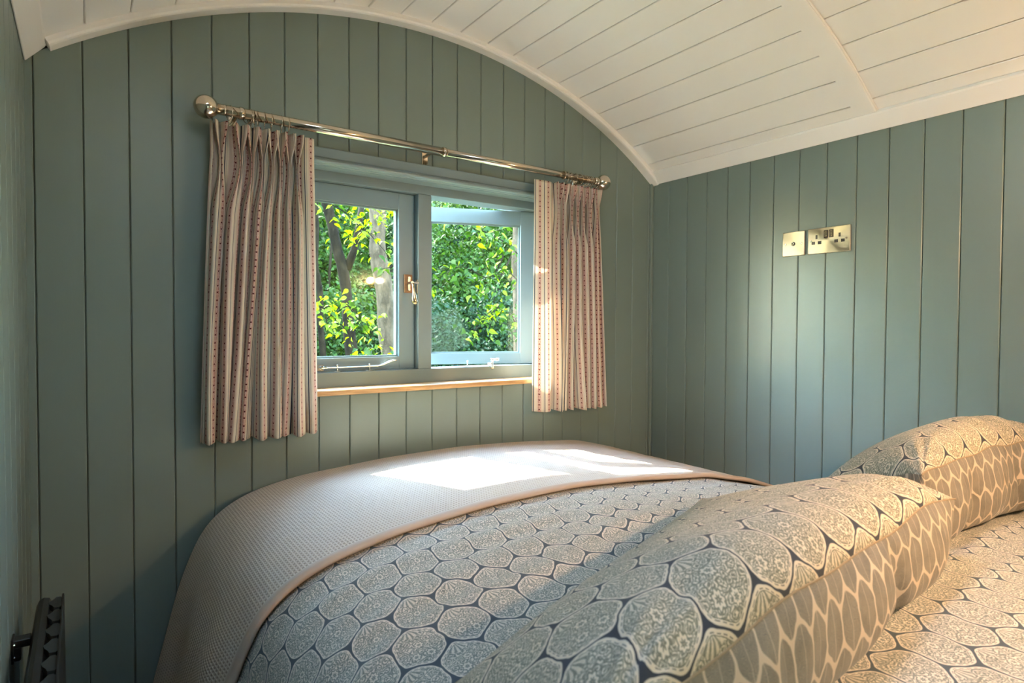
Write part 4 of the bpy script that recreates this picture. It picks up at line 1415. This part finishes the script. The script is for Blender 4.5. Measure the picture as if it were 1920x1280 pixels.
# near sprays of broad leaves
leaf_me = {}
for nm, mt_ in (('a', 'leaf_lime'), ('b', 'leaf_mid')):
    me = mesh('leaf', LEAF, LF); me.materials.append(M[mt_]); me.polygons.foreach_set('use_smooth', [True] * len(me.polygons))
    leaf_me[nm] = me


def spray(tree, path, nleaf, size, spread, seedv, mix=0.6, twigs=3):
    r_ = np.random.default_rng(seedv)
    pts = np.array([at(*q) for q in path])
    root_p = np.array(tree.location)
    sub = [pts]
    for k in range(twigs):
        i = r_.uniform(0.2, 0.9) * (len(pts) - 1); i0 = int(i); q = pts[i0] + (pts[min(i0 + 1, len(pts) - 1)] - pts[i0]) * (i - i0)
        d = r_.normal(size=3) * spread * np.array([1, 0.6, 1]); d[2] -= 0.3 * spread
        sub.append(np.array([q, q + d * 0.6, q + d * 1.3 + np.array([0, 0, -0.15 * spread])]))
    bm = bmesh.new()
    for n_i, s_ in enumerate(sub):
        bm_tube(bm, [Vector(q - root_p) for q in s_], [0.006 - 0.0035 * k / (len(s_) - 1) if n_i == 0 else 0.003 - 0.0016 * k / (len(s_) - 1) for k in range(len(s_))], 6)
    root = link('branch', from_bm('branch', bm), M['bark_dark'], tree, True)
    Rm = rot_mats(nleaf, 0, r_)
    for k in range(nleaf):
        s_ = sub[r_.integers(0, len(sub))] if k % 3 else sub[0]
        f_ = r_.uniform(0.1, 1.0) * (len(s_) - 1); i0 = min(int(f_), len(s_) - 2)
        q = s_[i0] + (s_[i0 + 1] - s_[i0]) * (f_ - i0) + r_.normal(size=3) * spread * 0.28
        me = leaf_me['a'] if r_.random() < mix else leaf_me['b']
        o = bpy.data.objects.new('leaf', me); COL.objects.link(o); o.parent = root
        sc = size * (0.65 + 0.6 * r_.random())
        mm = Matrix.Identity(4)
        for a in range(3):
            for b in range(3): mm[a][b] = float(Rm[k][a][b]) * sc
        mm.translation = Vector(q - root_p)
        o.matrix_local = mm
    ne = nleaf * 2
    ii = r_.integers(0, len(sub), ne); ff = r_.random(ne)
    ex_ = []
    for a, f_ in zip(ii, ff):
        s_ = sub[a] if r_.random() > 0.3 else sub[0]
        q = f_ * (len(s_) - 1); i0 = min(int(q), len(s_) - 2)
        ex_.append(s_[i0] + (s_[i0 + 1] - s_[i0]) * (q - i0) + r_.normal(size=3) * spread * 0.55)
    o = link('foliage', leaves_mesh('foliage', np.array(ex_) - root_p, size * 0.75, r_, LEAF, LF), M['leaf_lime'] if mix > 0.7 else M['leaf_mid'], tree)
    o['kind'] = 'stuff'
    return root


spray(T3, [(975, 480, 2.6), (950, 455, 2.3), (900, 430, 2.1), (850, 405, 2.1), (812, 400, 2.1)], 70, 0.062, 0.16, 1, 0.6, 7)
spray(T3, [(975, 530, 2.6), (955, 510, 2.3), (910, 520, 2.1), (870, 500, 2.1), (820, 505, 2.1)], 68, 0.060, 0.15, 2, 0.6, 6)
spray(T3, [(977, 640, 2.6), (960, 590, 2.3), (930, 575, 2.1), (900, 600, 2.1), (885, 630, 2.1)], 72, 0.060, 0.15, 3, 0.55, 6)
spray(T6, [(548, 380, 2.5), (610, 375, 2.3), (650, 400, 2.3), (680, 430, 2.3), (700, 440, 2.3)], 50, 0.058, 0.15, 4, 0.85, 5)
spray(T6, [(548, 580, 2.5), (610, 575, 2.5), (650, 570, 2.5), (685, 600, 2.5), (700, 630, 2.5)], 52, 0.060, 0.15, 5, 0.85, 5)
spray(T5, [(797, 470, 2.2), (760, 490, 2.2), (735, 500, 2.2), (715, 505, 2.2)], 30, 0.055, 0.12, 6, 0.5, 3)
spray(T5, [(797, 690, 2.2), (720, 672, 2.1), (690, 668, 2.1), (665, 668, 2.1)], 28, 0.055, 0.08, 7, 0.7, 3)
spray(T5, [(797, 380, 2.2), (770, 370, 2.4), (745, 390, 2.5), (735, 430, 2.5)], 22, 0.055, 0.10, 8, 0.8, 2)
